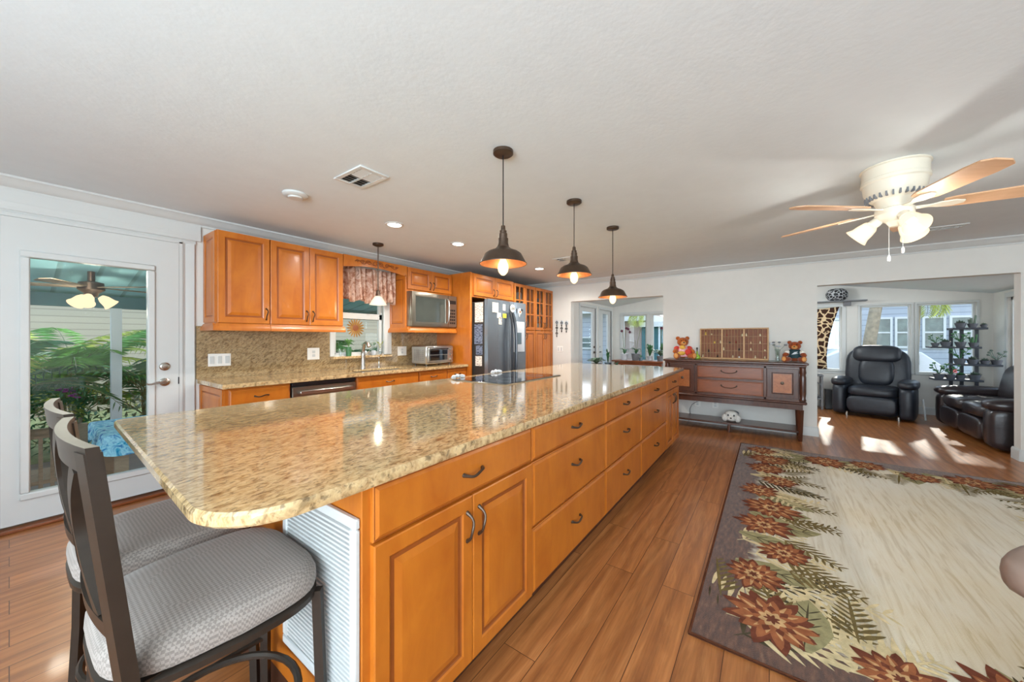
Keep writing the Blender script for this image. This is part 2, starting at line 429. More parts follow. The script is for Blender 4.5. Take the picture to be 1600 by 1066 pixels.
def m_cloth(name, cols, scale):
    b = NB(name); n = b.noise(b.mapping(), scale, 4, .6, 1.5)
    k = len(cols); r = b.ramp(n, [(.25+.5*i/(k-1), c) for i, c in enumerate(cols)]); b.col(r, 0); return b.set(.85, 0, .2)
M['bluecloth'] = m_cloth('ocean_print_cloth', [rgb(20, 80, 140), rgb(60, 160, 200), rgb(170, 220, 236), rgb(40, 130, 190), rgb(110, 90, 150)], 9)
M['valance'] = m_cloth('satin_valance', [rgb(74, 44, 34), rgb(168, 120, 98), rgb(214, 184, 166), rgb(112, 72, 58)], 10)
def m_spots():
    b = NB('animal_print_cloth'); mp = b.mapping((1, 1, 1)); n = b.noise(mp, 5, 2)
    ad = b.n('ShaderNodeVectorMath', operation='MULTIPLY_ADD'); b.l(n, 1, ad, 0); ad.inputs[1].default_value = (.12, .12, .12); b.l(mp, 0, ad, 2)
    v = b.n('ShaderNodeTexVoronoi', feature='DISTANCE_TO_EDGE'); v.inputs['Scale'].default_value = 11; b.l(ad, 0, v, 'Vector')
    r = b.ramp(v, [(.07, rgb(226, 200, 160)), (.11, rgb(66, 42, 32))]); b.col(r, 0); return b.set(.85, 0, .2)
M['spots'] = m_spots()
def m_weave():
    b = NB('black_white_lattice'); v = b.n('ShaderNodeTexVoronoi', feature='DISTANCE_TO_EDGE'); v.inputs['Scale'].default_value = 16
    b.l(b.mapping((1, 1, 1.3)), 0, v, 'Vector'); r = b.ramp(v, [(.05, rgb(196, 200, 204)), (.09, rgb(34, 36, 40))]); b.col(r, 0); return b.set(.5)
M['lattice'] = m_weave()

# ================================================================== STRUCTURE
XF = 6.18; YK = 4.15; HC = 2.369; XL = -2.4; YS = -4.4
def grid_wall(mb, axis, c0, c1, a0, a1, z0, z1, holes):
    """wall slab; axis 'y': slab between y=c0..c1, running along x from a0 to a1. holes = (a0,a1,z0,z1)"""
    A = sorted({a0, a1, *[h[0] for h in holes], *[h[1] for h in holes]})
    for i in range(len(A)-1):
        am = (A[i]+A[i+1])/2; segs = [(z0, z1)]
        for h in holes:
            if h[0] < am < h[1]:
                ns = []
                for s0, s1 in segs:
                    if h[2] > s0: ns.append((s0, min(s1, h[2])))
                    if h[3] < s1: ns.append((max(s0, h[3]), s1))
                segs = ns
        for s0, s1 in segs:
            if s1-s0 < 1e-4: continue
            if axis == 'y': mb.box(A[i], c0, s0, A[i+1], c1, s1)
            else: mb.box(c0, A[i], s0, c1, A[i+1], s1)
    return mb
# floor under the room and the sunroom, one continuous plank floor
struct('floor', MB().box(XL-.1, YS-.1, -.1, 9.2, YK+.15, 0), M['floor'])
struct('ceiling', MB().box(XL-.1, YS-.1, HC, XF+.13, YK+.15, HC+.12), M['ceil'])
struct('wall_back', grid_wall(MB(), 'y', YK, YK+.15, XL-.1, XF+.13, 0, HC, [(-.05, .87, 0, 2.125), (2.19, 2.95, 1.09, 2.02)]), M['wall'])
struct('wall_far', grid_wall(MB(), 'x', XF, XF+.13, YS-.1, YK, 0, 2.62, [(1.404, 3.052, 0, 1.985), (-2.148, -.513, 0, 1.985)]), M['wall'])
struct('wall_left', grid_wall(MB(), 'x', XL-.1, XL, YS-.1, YK, 0, HC, [(-2.8, 1.6, .7, 2.2)]), M['wall'])
struct('wall_front', grid_wall(MB(), 'y', YS-.1, YS, XL, XF, 0, HC, [(-2.3, -.1, .7, 2.2)]), M['wall'])
# crown mouldings
crown = [(0, 0), (.085, 0), (.085, -.014), (.07, -.02), (.055, -.045), (.03, -.062), (.018, -.068), (.018, -.085), (0, -.085)]
struct('trim_1', MB().sweep(crown, (XL, YK, HC), (XF, YK, HC), out=(0, -1, 0)), M['white'])
struct('trim_2', MB().sweep(crown, (XF, YS, HC), (XF, YK-.1, HC), out=(-1, 0, 0)), M['white'])
# frieze band over the door
struct('trim_3', MB().box(XL, YK-.02, 2.15, 1.0, YK, HC-.08, bev=.004), M['white'])
# baseboards
base = [(0, 0), (.016, 0), (.016, .1), (.012, .115), (.004, .125), (0, .125)]
mb = MB()
mb.sweep(base, (XF, -.513, 0), (XF, 1.404, 0), out=(-1, 0, 0)); mb.sweep(base, (XF, YS, 0), (XF, -2.148, 0), out=(-1, 0, 0))
mb.sweep(base, (XF, 3.052, 0), (XF, 3.42, 0), out=(-1, 0, 0))
for y, s_ in ((-.513, -1), (1.404, 1), (-2.148, 1), (3.052, -1)):
    mb.sweep(base, (XF-.016, y, 0), (XF+.146, y, 0), out=(0, s_, 0))
struct('baseboard_far', mb, M['white'])
struct('baseboard_back', MB().sweep(base, (XL, YK, 0), (-.15, YK, 0), out=(0, -1, 0)), M['white'])

# sunroom shell
XS = 9.05; YA = 3.27; YB = -2.88; RID = .48
def roofz(y): return 2.51-.15*abs(y-RID)
mb = grid_wall(MB(), 'x', XS, XS+.12, YB-.1, YA+.1, 0, 1.95,
               [(2.43, 3.03, .62, 1.88), (1.62, 2.31, .62, 1.88), (-1.10, -.42, .69, 1.88), (-1.99, -1.35, .69, 1.88), (-2.71, -2.06, .69, 1.88)])
mb.prism([(YB-.1, 1.95), (YA+.1, 1.95), (YA+.1, roofz(YA+.1)), (RID, 2.51), (YB-.1, roofz(YB-.1))], XS, XS+.12, plane='yz')
struct('wall_sunroom_far', mb, M['wall'])
struct('wall_sunroom_left', grid_wall(MB(), 'y', YA, YA+.12, XF+.13, XS, 0, 2.12, [(7.06, 7.90, .04, 1.98), (8.12, 8.92, .04, 1.98)]), M['wall'])
struct('wall_sunroom_right', grid_wall(MB(), 'y', YB-.12, YB, XF+.13, XS, 0, 2.05, [(7.1, 8.62, .62, 1.9)]), M['wall'])
mb = MB()
for ya, yb in ((RID, YA+.12), (YB-.12, RID)):
    mb.add([(XF+.13, ya, roofz(ya)), (XS+.12, ya, roofz(ya)), (XS+.12, yb, roofz(yb)), (XF+.13, yb, roofz(yb)),
            (XF+.13, ya, roofz(ya)+.1), (XS+.12, ya, roofz(ya)+.1), (XS+.12, yb, roofz(yb)+.1), (XF+.13, yb, roofz(yb)+.1)],
           [(0, 1, 2, 3), (4, 5, 6, 7), (0, 1, 5, 4), (1, 2, 6, 5), (2, 3, 7, 6), (3, 0, 4, 7)])
struct('ceiling_sunroom', mb, M['ceil'])
mb = MB()
mb.sweep(base, (XS, YB, 0), (XS, YA, 0), out=(-1, 0, 0))
struct('baseboard_sunroom', mb, M['white'])

# windows: frame + glass pane
def window_x(name, x, y0, y1, z0, z1, mid=None, cas=.06):
    mb = MB(); f = .028
    for a0, a1, b0, b1 in ((y0-cas, y1+cas, z1, z1+cas), (y0-cas, y1+cas, z0-cas, z0-.02), (y0-cas, y0, z0, z1), (y1, y1+cas, z0, z1)):
        mb.box(x-.015, a0, b0, x, a1, b1, bev=.003)
    mb.box(x-.035, y0-cas-.002, z0-.02, x+.02, y1+cas+.002, z0, bev=.004)
    for a0, a1, b0, b1 in ((y0, y1, z1-f, z1), (y0, y1, z0, z0+f), (y0, y0+f, z0+f, z1-f), (y1-f, y1, z0+f, z1-f)):
        mb.box(x+.03, a0, b0, x+.08, a1, b1, bev=.002)
    if mid: mb.box(x+.03, y0, mid-.018, x+.08, y1, mid+.018, bev=.002)
    w = struct(name, mb, M['white'])
    g = MB().box(x+.052, y0+f, z0+f, x+.056, y1-f, z1-f).build('window_pane', M['glass'], w); g['kind'] = 'structure'
    return w
window_x('window_1', XS, 2.43, 3.03, .62, 1.88)
window_x('window_2', XS, 1.62, 2.31, .62, 1.88)
window_x('window_3', XS, -1.10, -.42, .69, 1.88)
window_x('window_4', XS, -1.99, -1.35, .69, 1.88, cas=.03)
window_x('window_5', XS, -2.71, -2.06, .69, 1.88, cas=.03)
# window in the right wall of the sunroom
mb = MB(); y = YB
for a0, a1, b0, b1 in ((7.04, 8.68, 1.9, 1.97), (7.04, 8.68, .55, .62), (7.04, 7.1, .62, 1.9), (8.62, 8.68, .62, 1.9)): mb.box(a0, y, b0, a1, y+.015, b1, bev=.003)
for a in (7.1, 7.84, 8.58): mb.box(a, y-.08, .62, a+.04, y-.03, 1.9)
for b in (.62, 1.86): mb.box(7.1, y-.08, b, 8.62, y-.03, b+.04)
w6 = struct('window_6', mb, M['white']); g = MB().box(7.12, y-.056, .64, 8.6, y-.052, 1.88).build('window_pane', M['glass'], w6); g['kind'] = 'structure'
# kitchen window over the sink
mb = MB(); y = YK
for a0, a1, b0, b1 in ((2.87, 2.985, 1.08, 2.09), (2.155, 2.21, 1.08, 2.09), (2.155, 2.985, 2.02, 2.1)): mb.box(a0, y-.03, b0, a1, y, b1, bev=.004)
for a0, a1, b0, b1 in ((2.21, 2.87, 1.53, 1.605), (2.21, 2.87, 1.09, 1.12), (2.21, 2.25, 1.1, 2.02), (2.83, 2.87, 1.1, 2.02), (2.21, 2.87, 1.97, 2.02)): mb.box(a0, y+.02, b0, a1, y+.07, b1, bev=.003)
w7 = struct('window_7', mb, M['white']); g = MB().box(2.24, y+.045, 1.1, 2.85, y+.049, 2.0).build('window_pane', M['glass'], w7); g['kind'] = 'structure'

# glazed exterior door
d1 = bpy.data.objects.new('door_1', None); COL.objects.link(d1); d1.location = (.4, 4.14, 0); d1['kind'] = 'structure'
Y0 = 4.12
mb = MB()
gx0, gx1, gz0, gz1 = .084, .656, .235, 1.845
grid_wall(mb, 'y', Y0, Y0+.045, -.035, .848, .035, 2.105, [(gx0, gx1, gz0, gz1)])
s_ = mb.build('door_slab', M['white'], d1, world=True)
mb = MB(); w_ = .045
for a0, a1, b0, b1 in ((gx0-w_, gx1+w_, gz1, gz1+w_), (gx0-w_, gx1+w_, gz0-w_, gz0), (gx0-w_, gx0, gz0, gz1), (gx1, gx1+w_, gz0, gz1)):
    mb.box(a0, Y0-.016, b0, a1, Y0+.005, b1, bev=.007)
mb.build('lite_frame', M['white'], d1, world=True)
MB().box(gx0, Y0+.02, gz0, gx1, Y0+.025, gz1).build('glass_pane', M['doorglass'], d1, world=True)
mb = MB(); mb.M = T(.757, Y0, 1.055) @ RX(PI/2)
mb.lathe([(.034, 0), (.034, .008), (.028, .014), (.02, .016), (.018, .024), (0, .026)], n=20)
mb.build('deadbolt', M['nickel'], d1, world=True)
mb = MB(); mb.M = T(.757, Y0, .925) @ RX(PI/2)
mb.lathe([(.034, 0), (.033, .01), (.02, .018), (.013, .024), (.013, .05), (0, .052)], n=20); mb.M = Matrix()
mb.tube([(.757, Y0-.05, .925), (.735, Y0-.054, .929), (.70, Y0-.052, .927), (.67, Y0-.05, .918), (.65, Y0-.05, .919), (.642, Y0-.05, .926)], [.013, .012, .009, .008, .007, .006], 8)
mb.build('door_lever', M['nickel'], d1, world=True)
MB().box(.842, Y0-.002, .9, .85, Y0+.02, .96).build('strike_plate', M['black'], d1, world=True)
mb = MB(); cas = [(0, 0), (.016, 0), (.02, .02), (.014, .03), (.02, .06), (.022, .09), (.01, .1), (0, .1)]
mb.sweep(cas, (.862, YK, 0), (.862, YK, 2.12), up=(1, 0, 0), out=(0, -1, 0))
mb.sweep(cas, (-.052, YK, 0), (-.052, YK, 2.12), up=(-1, 0, 0), out=(0, -1, 0))
mb.sweep(cas, (-.152, YK, 2.115), (.962, YK, 2.115), up=(0, 0, 1), out=(0, -1, 0))
mb.box(.85, 4.12, 0, .872, YK+.1, 2.12); mb.box(-.06, 4.12, 0, -.038, YK+.1, 2.12); mb.box(-.06, 4.12, 2.107, .87, YK+.1, 2.13)
mb.build('door_casing', M['white'], d1, world=True)
mb = MB().box(-.05, 4.06, 0, .86, 4.25, .022, bev=.006)
mb.build('threshold', M['sbfront'], d1, world=True)
# sunroom french doors
mb = MB()
for n_, x0, x1, gx0, gx1 in (('door_2', 7.06, 7.90, 7.22, 7.76), ('door_3', 8.12, 8.92, 8.39, 8.73)):
    dd = MB(); grid_wall(dd, 'y', YA+.02, YA+.06, x0, x1, .04, 1.98, [(gx0, gx1, .3, 1.89)])
    for a0, a1, b0, b1 in ((x0-.06, x1+.06, 1.98, 2.04), (x0-.06, x0, 0, 1.98), (x1, x1+.06, 0, 1.98)): dd.box(a0, YA-.015, b0, a1, YA+.02, b1, bev=.003)
    o = struct(n_, dd, M['white'])
    g = MB().box(gx0, YA+.038, .3, gx1, YA+.042, 1.89).build('glass_pane', M['glass'], o); g['kind'] = 'structure'
    hx = x1-.05 if n_ == 'door_2' else x0+.05
    hb = MB(); hb.M = T(hx, YA+.02, .97) @ RX(PI/2); hb.lathe([(.028, 0), (.026, .012), (.01, .02), (.01, .05), (0, .052)], n=14)
    hb.M = T(hx, YA+.02, 1.09) @ RX(PI/2); hb.lathe([(.026, 0), (.024, .014), (0, .018)], n=14)
    hb.M = Matrix(); hb.tube([(hx, YA-.03, .97), (hx-.1, YA-.03, .965)], .008, 6); hb.build('door_handle', M['bronze'], o)

# ================================================================== CABINETS
def door_mesh(mb, x0, x1, z0, z1, y, fr=.058):
    mb.rings(x0, x1, z0, z1, y, [(0, 0), (0, -.017), (.004, -.020), (fr-.010, -.020), (fr-.004, -.016), (fr, -.0125), (fr+.012, -.0125), (fr+.035, -.0185), (fr+.04, -.019)],
             [0, 0, 0, 0, 1, 1, 0, 0])
    return mb
def drawer_mesh(mb, x0, x1, z0, z1, y):
    mb.rings(x0, x1, z0, z1, y, [(0, 0), (0, -.012), (.003, -.0145), (.006, -.0145), (.016, -.020)], [0, 0, 1, 0]); return mb
def pull(cx, cz, y, vertical, L=.1):
    mb = MB(); pts = []; rs = []
    for i in range(13):
        t = -1+2*i/12; a = t*L/2
        o = .028*(1-abs(t)**3.2)+.001; w = .006*math.sin(t*PI)
        pts.append((cx+(w if vertical else a), y-o, cz+(a if vertical else w))); rs.append(.0042+.0035*abs(t)**6+.0012*(1-abs(t)))
    mb.tube(pts, rs, 8)
    for sgn in (-1, 1):
        mb.ell((cx+(-.0 if vertical else sgn*L/2), y-.002, cz+(sgn*L/2 if vertical else 0)), (.008, .005, .008), nu=10, nv=6)
    return mb
CAB = lambda: [M['cab'], M['glaze']]
def cabinet(name, label, cat, x0, x1, yf, yb, z0, z1, fronts, group=None, toe=False, left_panel=False, hollow=None):
    r = thing(name, label, cat, ((x0+x1)/2, (yf+yb)/2, z0), group=group)
    zb = z0+.11 if toe else z0
    mb = MB().box(x0, yf, zb, x1, yb, hollow or z1, bev=.002)
    if hollow:
        mb.box(x0, yf, hollow, x1, yf+.02, z1); mb.box(x0, yf+.02, hollow, x0+.018, yb, z1); mb.box(x1-.018, yf+.02, hollow, x1, yb, z1)
    if left_panel:
        ya, yb2 = (yf+.012, yb-.012)
        m2 = MB(); m2.M = Matrix(((0, 1, 0, x0), (-1, 0, 0, 0), (0, 0, 1, 0), (0, 0, 0, 1)))
        m2.rings(-yb2, -ya, zb+.01, z1-.01, 0, [(0, 0), (0, -.010), (.045, -.010), (.052, -.004), (.062, -.004), (.085, -.009)], [0, 0, 0, 1, 0])
        mb.v += m2.v; b = len(mb.v)-len(m2.v); mb.f += [[b+i for i in f] for f in m2.f]; mb.mi += m2.mi
    mb.build('carcass', CAB(), r, world=True, ang=8)
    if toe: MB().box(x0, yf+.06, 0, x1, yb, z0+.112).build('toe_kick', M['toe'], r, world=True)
    for fr in fronts:
        kind, a0, a1, b0, b1 = fr[:5]; hp = fr[5] if len(fr) > 5 else None
        mb = MB()
        if kind == 'door': door_mesh(mb, a0, a1, b0, b1, yf, min(.058, (a1-a0)*.2, (b1-b0)*.22)); o = mb.build('door', CAB(), r, world=True, ang=8)
        elif kind == 'drawer': drawer_mesh(mb, a0, a1, b0, b1, yf); o = mb.build('drawer', CAB(), r, world=True, ang=8)
        elif kind == 'slab': drawer_mesh(mb, a0, a1, b0, b1, yf); o = mb.build('false_front', CAB(), r, world=True, ang=8)
        if hp: pull(hp[0], hp[1], yf-.02, hp[2]).build('handle', M['bronze'], o, world=True)
    return r
# ---- island front
IX = [.579, 1.393, 2.294, 3.106, 4.048, 4.665]; g_ = .003
def drawers(x0, x1, n=3):
    cx = (x0+x1)/2
    return [('drawer', x0+g_, x1-g_, .725, .883, (cx, .805, False)), ('drawer', x0+g_, x1-g_, .418, .718, (cx, .60, False)), ('drawer', x0+g_, x1-g_, .113, .411, (cx, .285, False))]
def doorcab(x0, x1, top=True):
    cx = (x0+x1)/2
    return [('drawer', x0+g_, x1-g_, .725, .883, (cx, .805, False)),
            ('door', x0+g_, cx-.0015, .113, .718, (cx-.032, .615, True)), ('door', cx+.0015, x1-g_, .113, .718, (cx+.032, .615, True))]
YI = .90; YIB = 2.3
cabinet('island_cabinet', 'two-door island base cabinet with one wide drawer, at the stool end', 'cabinet', .557, IX[1], YI, YIB, 0, .89, doorcab(IX[0], IX[1]), 'island cabinets', True)
cabinet('island_drawer_unit', 'three-drawer island unit next to the two-door stool-end cabinet', 'cabinet', IX[1], IX[2], YI, YIB, 0, .89, drawers(IX[1], IX[2]), 'island cabinets', True)
cabinet('island_drawer_unit', 'three-drawer island unit in the middle of the island, between two other drawer units', 'cabinet', IX[2], IX[3], YI, YIB, 0, .89, drawers(IX[2], IX[3]), 'island cabinets', True)
cabinet('island_drawer_unit', 'three-drawer island unit beside the small far-end door cabinet', 'cabinet', IX[3], IX[4], YI, YIB, 0, .89, drawers(IX[3], IX[4]), 'island cabinets', True)
cabinet('island_cabinet', 'small island cabinet with one drawer over two narrow doors, nearest the sideboard', 'cabinet', IX[4], IX[5], YI, YIB, 0, .89, doorcab(IX[4], IX[5]), 'island cabinets', True)
# island worktop
def arc(cx, cy, r, a0, a1, n=10): return [(cx+r*math.cos(a0+(a1-a0)*i/n), cy+r*math.sin(a0+(a1-a0)*i/n)) for i in range(n+1)]
poly = arc(.225+.16, .862+.16, .16, PI, 1.5*PI, 12) + arc(4.9-.03, .862+.03, .03, 1.5*PI, 2*PI, 4) + arc(4.9-.03, 2.39-.03, .03, 0, PI/2, 4) + arc(.27+.03, 2.39-.03, .03, PI/2, PI, 4)
tag(MB().prism(poly, .8905, .925, bev=.007).build('island_worktop', M['granite']), 'long golden granite worktop with rounded corner over the island', 'countertop')
# return air grille on the island end
r = thing('vent_grille', 'white louvred air grille on the island end under the worktop overhang', 'vent', (.545, 1.12, .26))
mb = MB(); xa, xb = .5395, .5565; y0, y1, z0, z1 = .905, 1.345, .26, .80
for p in ((y0, y1, z1-.03, z1), (y0, y1, z0, z0+.03), (y0, y0+.03, z0+.03, z1-.03), (y1-.03, y1, z0+.03, z1-.03)): mb.box(xa, p[0], p[2], xb, p[1], p[3], bev=.004)
mb.build('frame', M['white'], r, world=True)
mb = MB(); mb.box(xb-.004, y0+.03, z0+.03, xb-.002, y1-.03, z1-.03, 1)  # dark sheet puts shade into the gaps between the louvres
n = 34
for i in range(n):
    z = z0+.034+(z1-z0-.068)*(i+.5)/n
    mb.prism([(xa+.003, z-.004), (xa+.0045, z-.004), (xa+.0045, z+.001), (xa+.011, z+.003), (xa+.011, z+.0042), (xa+.003, z+.0022)], y0+.028, y1-.028, plane='xz')
for yy in (1.02, 1.125, 1.23): mb.box(xa+.0125, yy-.002, z0+.03, xb-.006, yy+.002, z1-.03)
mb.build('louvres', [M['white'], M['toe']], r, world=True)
# ---- back run, base
YB0 = 3.53
cabinet('base_cabinet', 'single-drawer base cabinet at the glass door end of the back counter', 'cabinet', .995, 1.48, YB0, 4.145, 0, .888,
        [('drawer', 1.02, 1.475, .735, .875, (1.25, .805, False)), ('door', 1.02, 1.475, .115, .728, (1.43, .62, True))], 'back run base cabinets', True, True)
cabinet('sink_base_cabinet', 'sink base cabinet with a wide false drawer front below the window', 'cabinet', 2.114, 2.942, YB0, 4.145, 0, .888,
        [('slab', 2.118, 2.938, .735, .875, (2.528, .805, False)), ('door', 2.118, 2.527, .115, .728, (2.49, .62, True)), ('door', 2.53, 2.938, .115, .728, (2.57, .62, True))], 'back run base cabinets', True, hollow=.69)
cabinet('base_cabinet', 'base cabinet with two side-by-side drawers below the toaster oven', 'cabinet', 2.945, 3.80, YB0, 4.145, 0, .888,
        [('drawer', 2.949, 3.42, .735, .875, (3.18, .805, False)), ('drawer', 3.425, 3.797, .735, .875, (3.61, .805, False)),
         ('door', 2.949, 3.42, .115, .728, (3.38, .62, True)), ('door', 3.425, 3.797, .115, .728, (3.46, .62, True))], 'back run base cabinets', True)
r = thing('dishwasher', 'stainless dishwasher with bar handle under the back counter', 'dishwasher', (1.797, 3.8, 0))
MB().box(1.486, 3.54, .02, 2.108, 4.14, .885).build('body', M['black'], r, world=True)
MB().box(1.49, 3.508, .11, 2.104, 3.54, .845, bev=.006).build('door', M['slate'], r, world=True)
MB().box(1.49, 3.512, .847, 2.104, 3.54, .884, bev=.003).build('control_strip', M['black'], r, world=True)
mb = MB().box(1.54, 3.462, .775, 2.054, 3.482, .81, bev=.006)
for xx in (1.56, 2.034): mb.box(xx-.012, 3.48, .782, xx+.012, 3.51, .803)
mb.build('handle', M['steel'], r, world=True)
# ---- back worktop with sink cut-out, backsplash
mb = MB(); cx0, cx1, cy0, cy1 = .975, 3.80, 3.488, 4.148; hx0, hx1, hy0, hy1 = 2.16, 2.90, 3.60, 3.90
for p in ((cx0, hx0, cy0, cy1), (hx1, cx1, cy0, cy1), (hx0, hx1, cy0, hy0), (hx0, hx1, hy1, cy1)): mb.box(p[0], p[2], .889, p[1], p[3], .925, bev=.0)
mb.box(cx0-.004, cy0-.004, .893, cx1, cy0, .921)
tag(mb.build('back_worktop', M['granite']), 'speckled granite worktop along the kitchen wall', 'countertop')
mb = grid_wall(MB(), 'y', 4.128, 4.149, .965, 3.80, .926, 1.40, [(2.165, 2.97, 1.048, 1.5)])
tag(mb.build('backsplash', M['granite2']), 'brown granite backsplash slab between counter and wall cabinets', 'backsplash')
tag(MB().box(3.60, 4.03, .926, 3.80, 4.127, 1.03).build('splash_block', M['granite2']), 'short upright granite piece beside the refrigerator panel', 'backsplash')
tag(MB().box(2.166, 4.075, 1.0485, 2.969, 4.2, 1.078, bev=.004).build('window_ledge', M['granite']), 'narrow granite ledge under the kitchen window', 'ledge')
r = thing('sink', 'steel undermount sink below the kitchen window', 'sink', (2.53, 3.75, .7))
mb = MB(); mb.box(hx0+.002, hy0+.002, .70, hx1-.002, hy1-.002, .71)
for p in ((hx0+.002, hx0+.01, hy0+.002, hy1-.002), (hx1-.01, hx1-.002, hy0+.002, hy1-.002), (hx0+.002, hx1-.002, hy0+.002, hy0+.01), (hx0+.002, hx1-.002, hy1-.01, hy1-.002)): mb.box(p[0], p[2], .70, p[1], p[3], .905)
mb.build('basin', M['steel'], r, world=True)
MB().lathe([(.04, 0), (.04, .004), (.01, .006), (0, .006)], (2.53, 3.75, .71), 16).build('drain', M['nickel'], r, world=True)
r = thing('faucet', 'brushed nickel pull-out faucet standing behind the sink', 'faucet', (2.468, 3.96, .925))
MB().lathe([(.03, 0), (.03, .012), (.024, .03), (.023, .14), (.026, .17), (.024, .2), (.018, .21)], (2.468, 3.96, .9255), 18).build('body', M['nickel'], r, world=True)
MB().tube([(2.468, 3.96, 1.12), (2.468, 3.95, 1.18), (2.466, 3.93, 1.225), (2.464, 3.89, 1.24), (2.462, 3.85, 1.23), (2.462, 3.83, 1.19)], [.02, .018, .017, .017, .018, .02], 12).build('spout', M['nickel'], r, world=True)
MB().tube([(2.488, 3.96, 1.09), (2.52, 3.96, 1.105), (2.548, 3.955, 1.14)], [.008, .007, .006], 8).build('lever', M['nickel'], r, world=True)
r = thing('filter_tap', 'slim drinking water tap to the right of the faucet', 'faucet', (2.69, 3.97, .925))
MB().lathe([(.016, 0), (.014, .02), (.008, .03), (.008, .1), (.012, .11), (.012, .13), (0, .135)], (2.69, 3.97, .9255), 12).build('body', M['nickel'], r, world=True)
MB().tube([(2.69, 3.97, 1.04), (2.69, 3.94, 1.09), (2.69, 3.90, 1.1), (2.69, 3.88, 1.07)], .006, 8).build('spout', M['nickel'], r, world=True)
# wall plates on the backsplash
def plate(name, label, cat, o, ux, x0, x1, z0, z1, kind, group=None):
    """o(a,b,c): maps (along, out, up) to world"""
    r = thing(name, label, cat, o((x0+x1)/2, 0, (z0+z1)/2), group=group)
    def bx(a0, a1, c0, c1, h0, h1, bev=0):
        p = o(a0, h0, c0); q = o(a1, h1, c1); return MB().box(*p, *q, bev=bev)
    bx(x0, x1, z0, z1, 0, .007, .002).build('cover', M['plate'], r, world=True)
    n = max(1, round((x1-x0)/.05-.35)) if kind == 'switch' else 1
    for i in range(n):
        c = x0+(x1-x0)*(i+.5)/n
        if kind == 'switch': bx(c-.016, c+.016, (z0+z1)/2-.034, (z0+z1)/2+.034, .006, .011, .001).build('rocker', M['white'], r, world=True)
        else:
            for dz in (-.02, .02):
                bx(c-.016, c+.016, (z0+z1)/2+dz-.014, (z0+z1)/2+dz+.014, .006, .010, .001).build('socket', M['white'], r, world=True)
    return r
wy = lambda a, h, c: (a, 4.128-h, c)
wx = lambda a, h, c: (XF-h, a, c)
plate('switch_plate', 'wide white switch plate on the granite backsplash near the glass door', 'light switch', wy, 0, 1.045, 1.215, 1.035, 1.15, 'switch')
plate('outlet', 'white outlet on the backsplash left of the kitchen window', 'outlet', wy, 0, 1.905, 2.035, 1.055, 1.185, 'outlet')
plate('outlet', 'white outlet on the backsplash between window and toaster oven', 'outlet', wy, 0, 3.085, 3.23, 1.055, 1.18, 'outlet')
plate('switch_plate', 'small white switch plate on the wall below the hook ornaments', 'light switch', wx, 0, 3.22, 3.34, 1.03, 1.14, 'switch')
plate('outlet', 'white wall outlet under the sideboard with a cord plugged in', 'outlet', wx, 0, .86, .94, .24, .355, 'outlet')
plate('outlet', 'white wall outlet under the sideboard right of the corded outlet', 'outlet', wx, 0, .62, .70, .24, .355, 'outlet')
# ---- uppers
YU = 3.82
def rail(mb, x0, x1, yf, z1, left=False):
    prof = [(0, 0), (.012, 0), (.018, -.012), (.03, -.03), (.034, -.05), (.034, -.062), (0, -.062)]
    mb.sweep(prof, (x0-(.03 if left else 0), yf, z1), (x1, yf, z1), out=(0, -1, 0))
    if left: mb.sweep(prof, (x0, yf-.03, z1), (x0, 4.13, z1), out=(-1, 0, 0))
    return mb
r = cabinet('wall_cabinet', 'single-door maple wall cabinet nearest the glass door', 'cabinet', 1.024, 1.421, YU, 4.147, 1.42, 2.22, [('door', 1.028, 1.418, 1.425, 2.216, (1.39, 1.515, True))], 'maple wall cabinets', left_panel=True)
rail(MB(), 1.024, 1.421, YU-.005, 1.42, True).build('light_rail', M['cab'], r, world=True)
r = cabinet('wall_cabinet', 'two-door maple wall cabinet left of the kitchen window', 'cabinet', 1.424, 2.133, YU, 4.147, 1.42, 2.22,
            [('door', 1.427, 1.777, 1.425, 2.216, (1.748, 1.515, True)), ('door', 1.780, 2.130, 1.425, 2.216, (1.81, 1.515, True))], 'maple wall cabinets')
rail(MB(), 1.424, 2.15, YU-.005, 1.42).build('light_rail', M['cab'], r, world=True)
r = cabinet('wall_cabinet', 'short two-door maple cabinet above the microwave', 'cabinet', 2.99, 3.795, YU, 4.147, 1.905, 2.222,
            [('door', 3.0, 3.402, 1.935, 2.217, (3.372, 2.01, True)), ('door', 3.406, 3.79, 1.935, 2.217, (3.436, 2.01, True))], 'maple wall cabinets')
mb = MB(); m2 = MB(); m2.M = Matrix(((0, 1, 0, 2.967), (-1, 0, 0, 0), (0, 0, 1, 0), (0, 0, 0, 1)))
m2.box(-4.147, .0, 1.43, -3.80, .013, 2.1)
m2.rings(-4.145, -3.80, 1.43, 2.11, 0, [(0, 0), (0, -.010), (.045, -.010), (.052, -.004), (.062, -.004), (.085, -.009)], [0, 0, 0, 1, 0])
m2.build('end_panel', CAB(), r, world=True, ang=8)
mb = MB().box(2.96, 3.74, 1.405, 3.795, 4.147, 1.4445); rail(mb, 2.96, 3.795, 3.735, 1.43, True); mb.build('microwave_shelf', M['cab'], r, world=True)
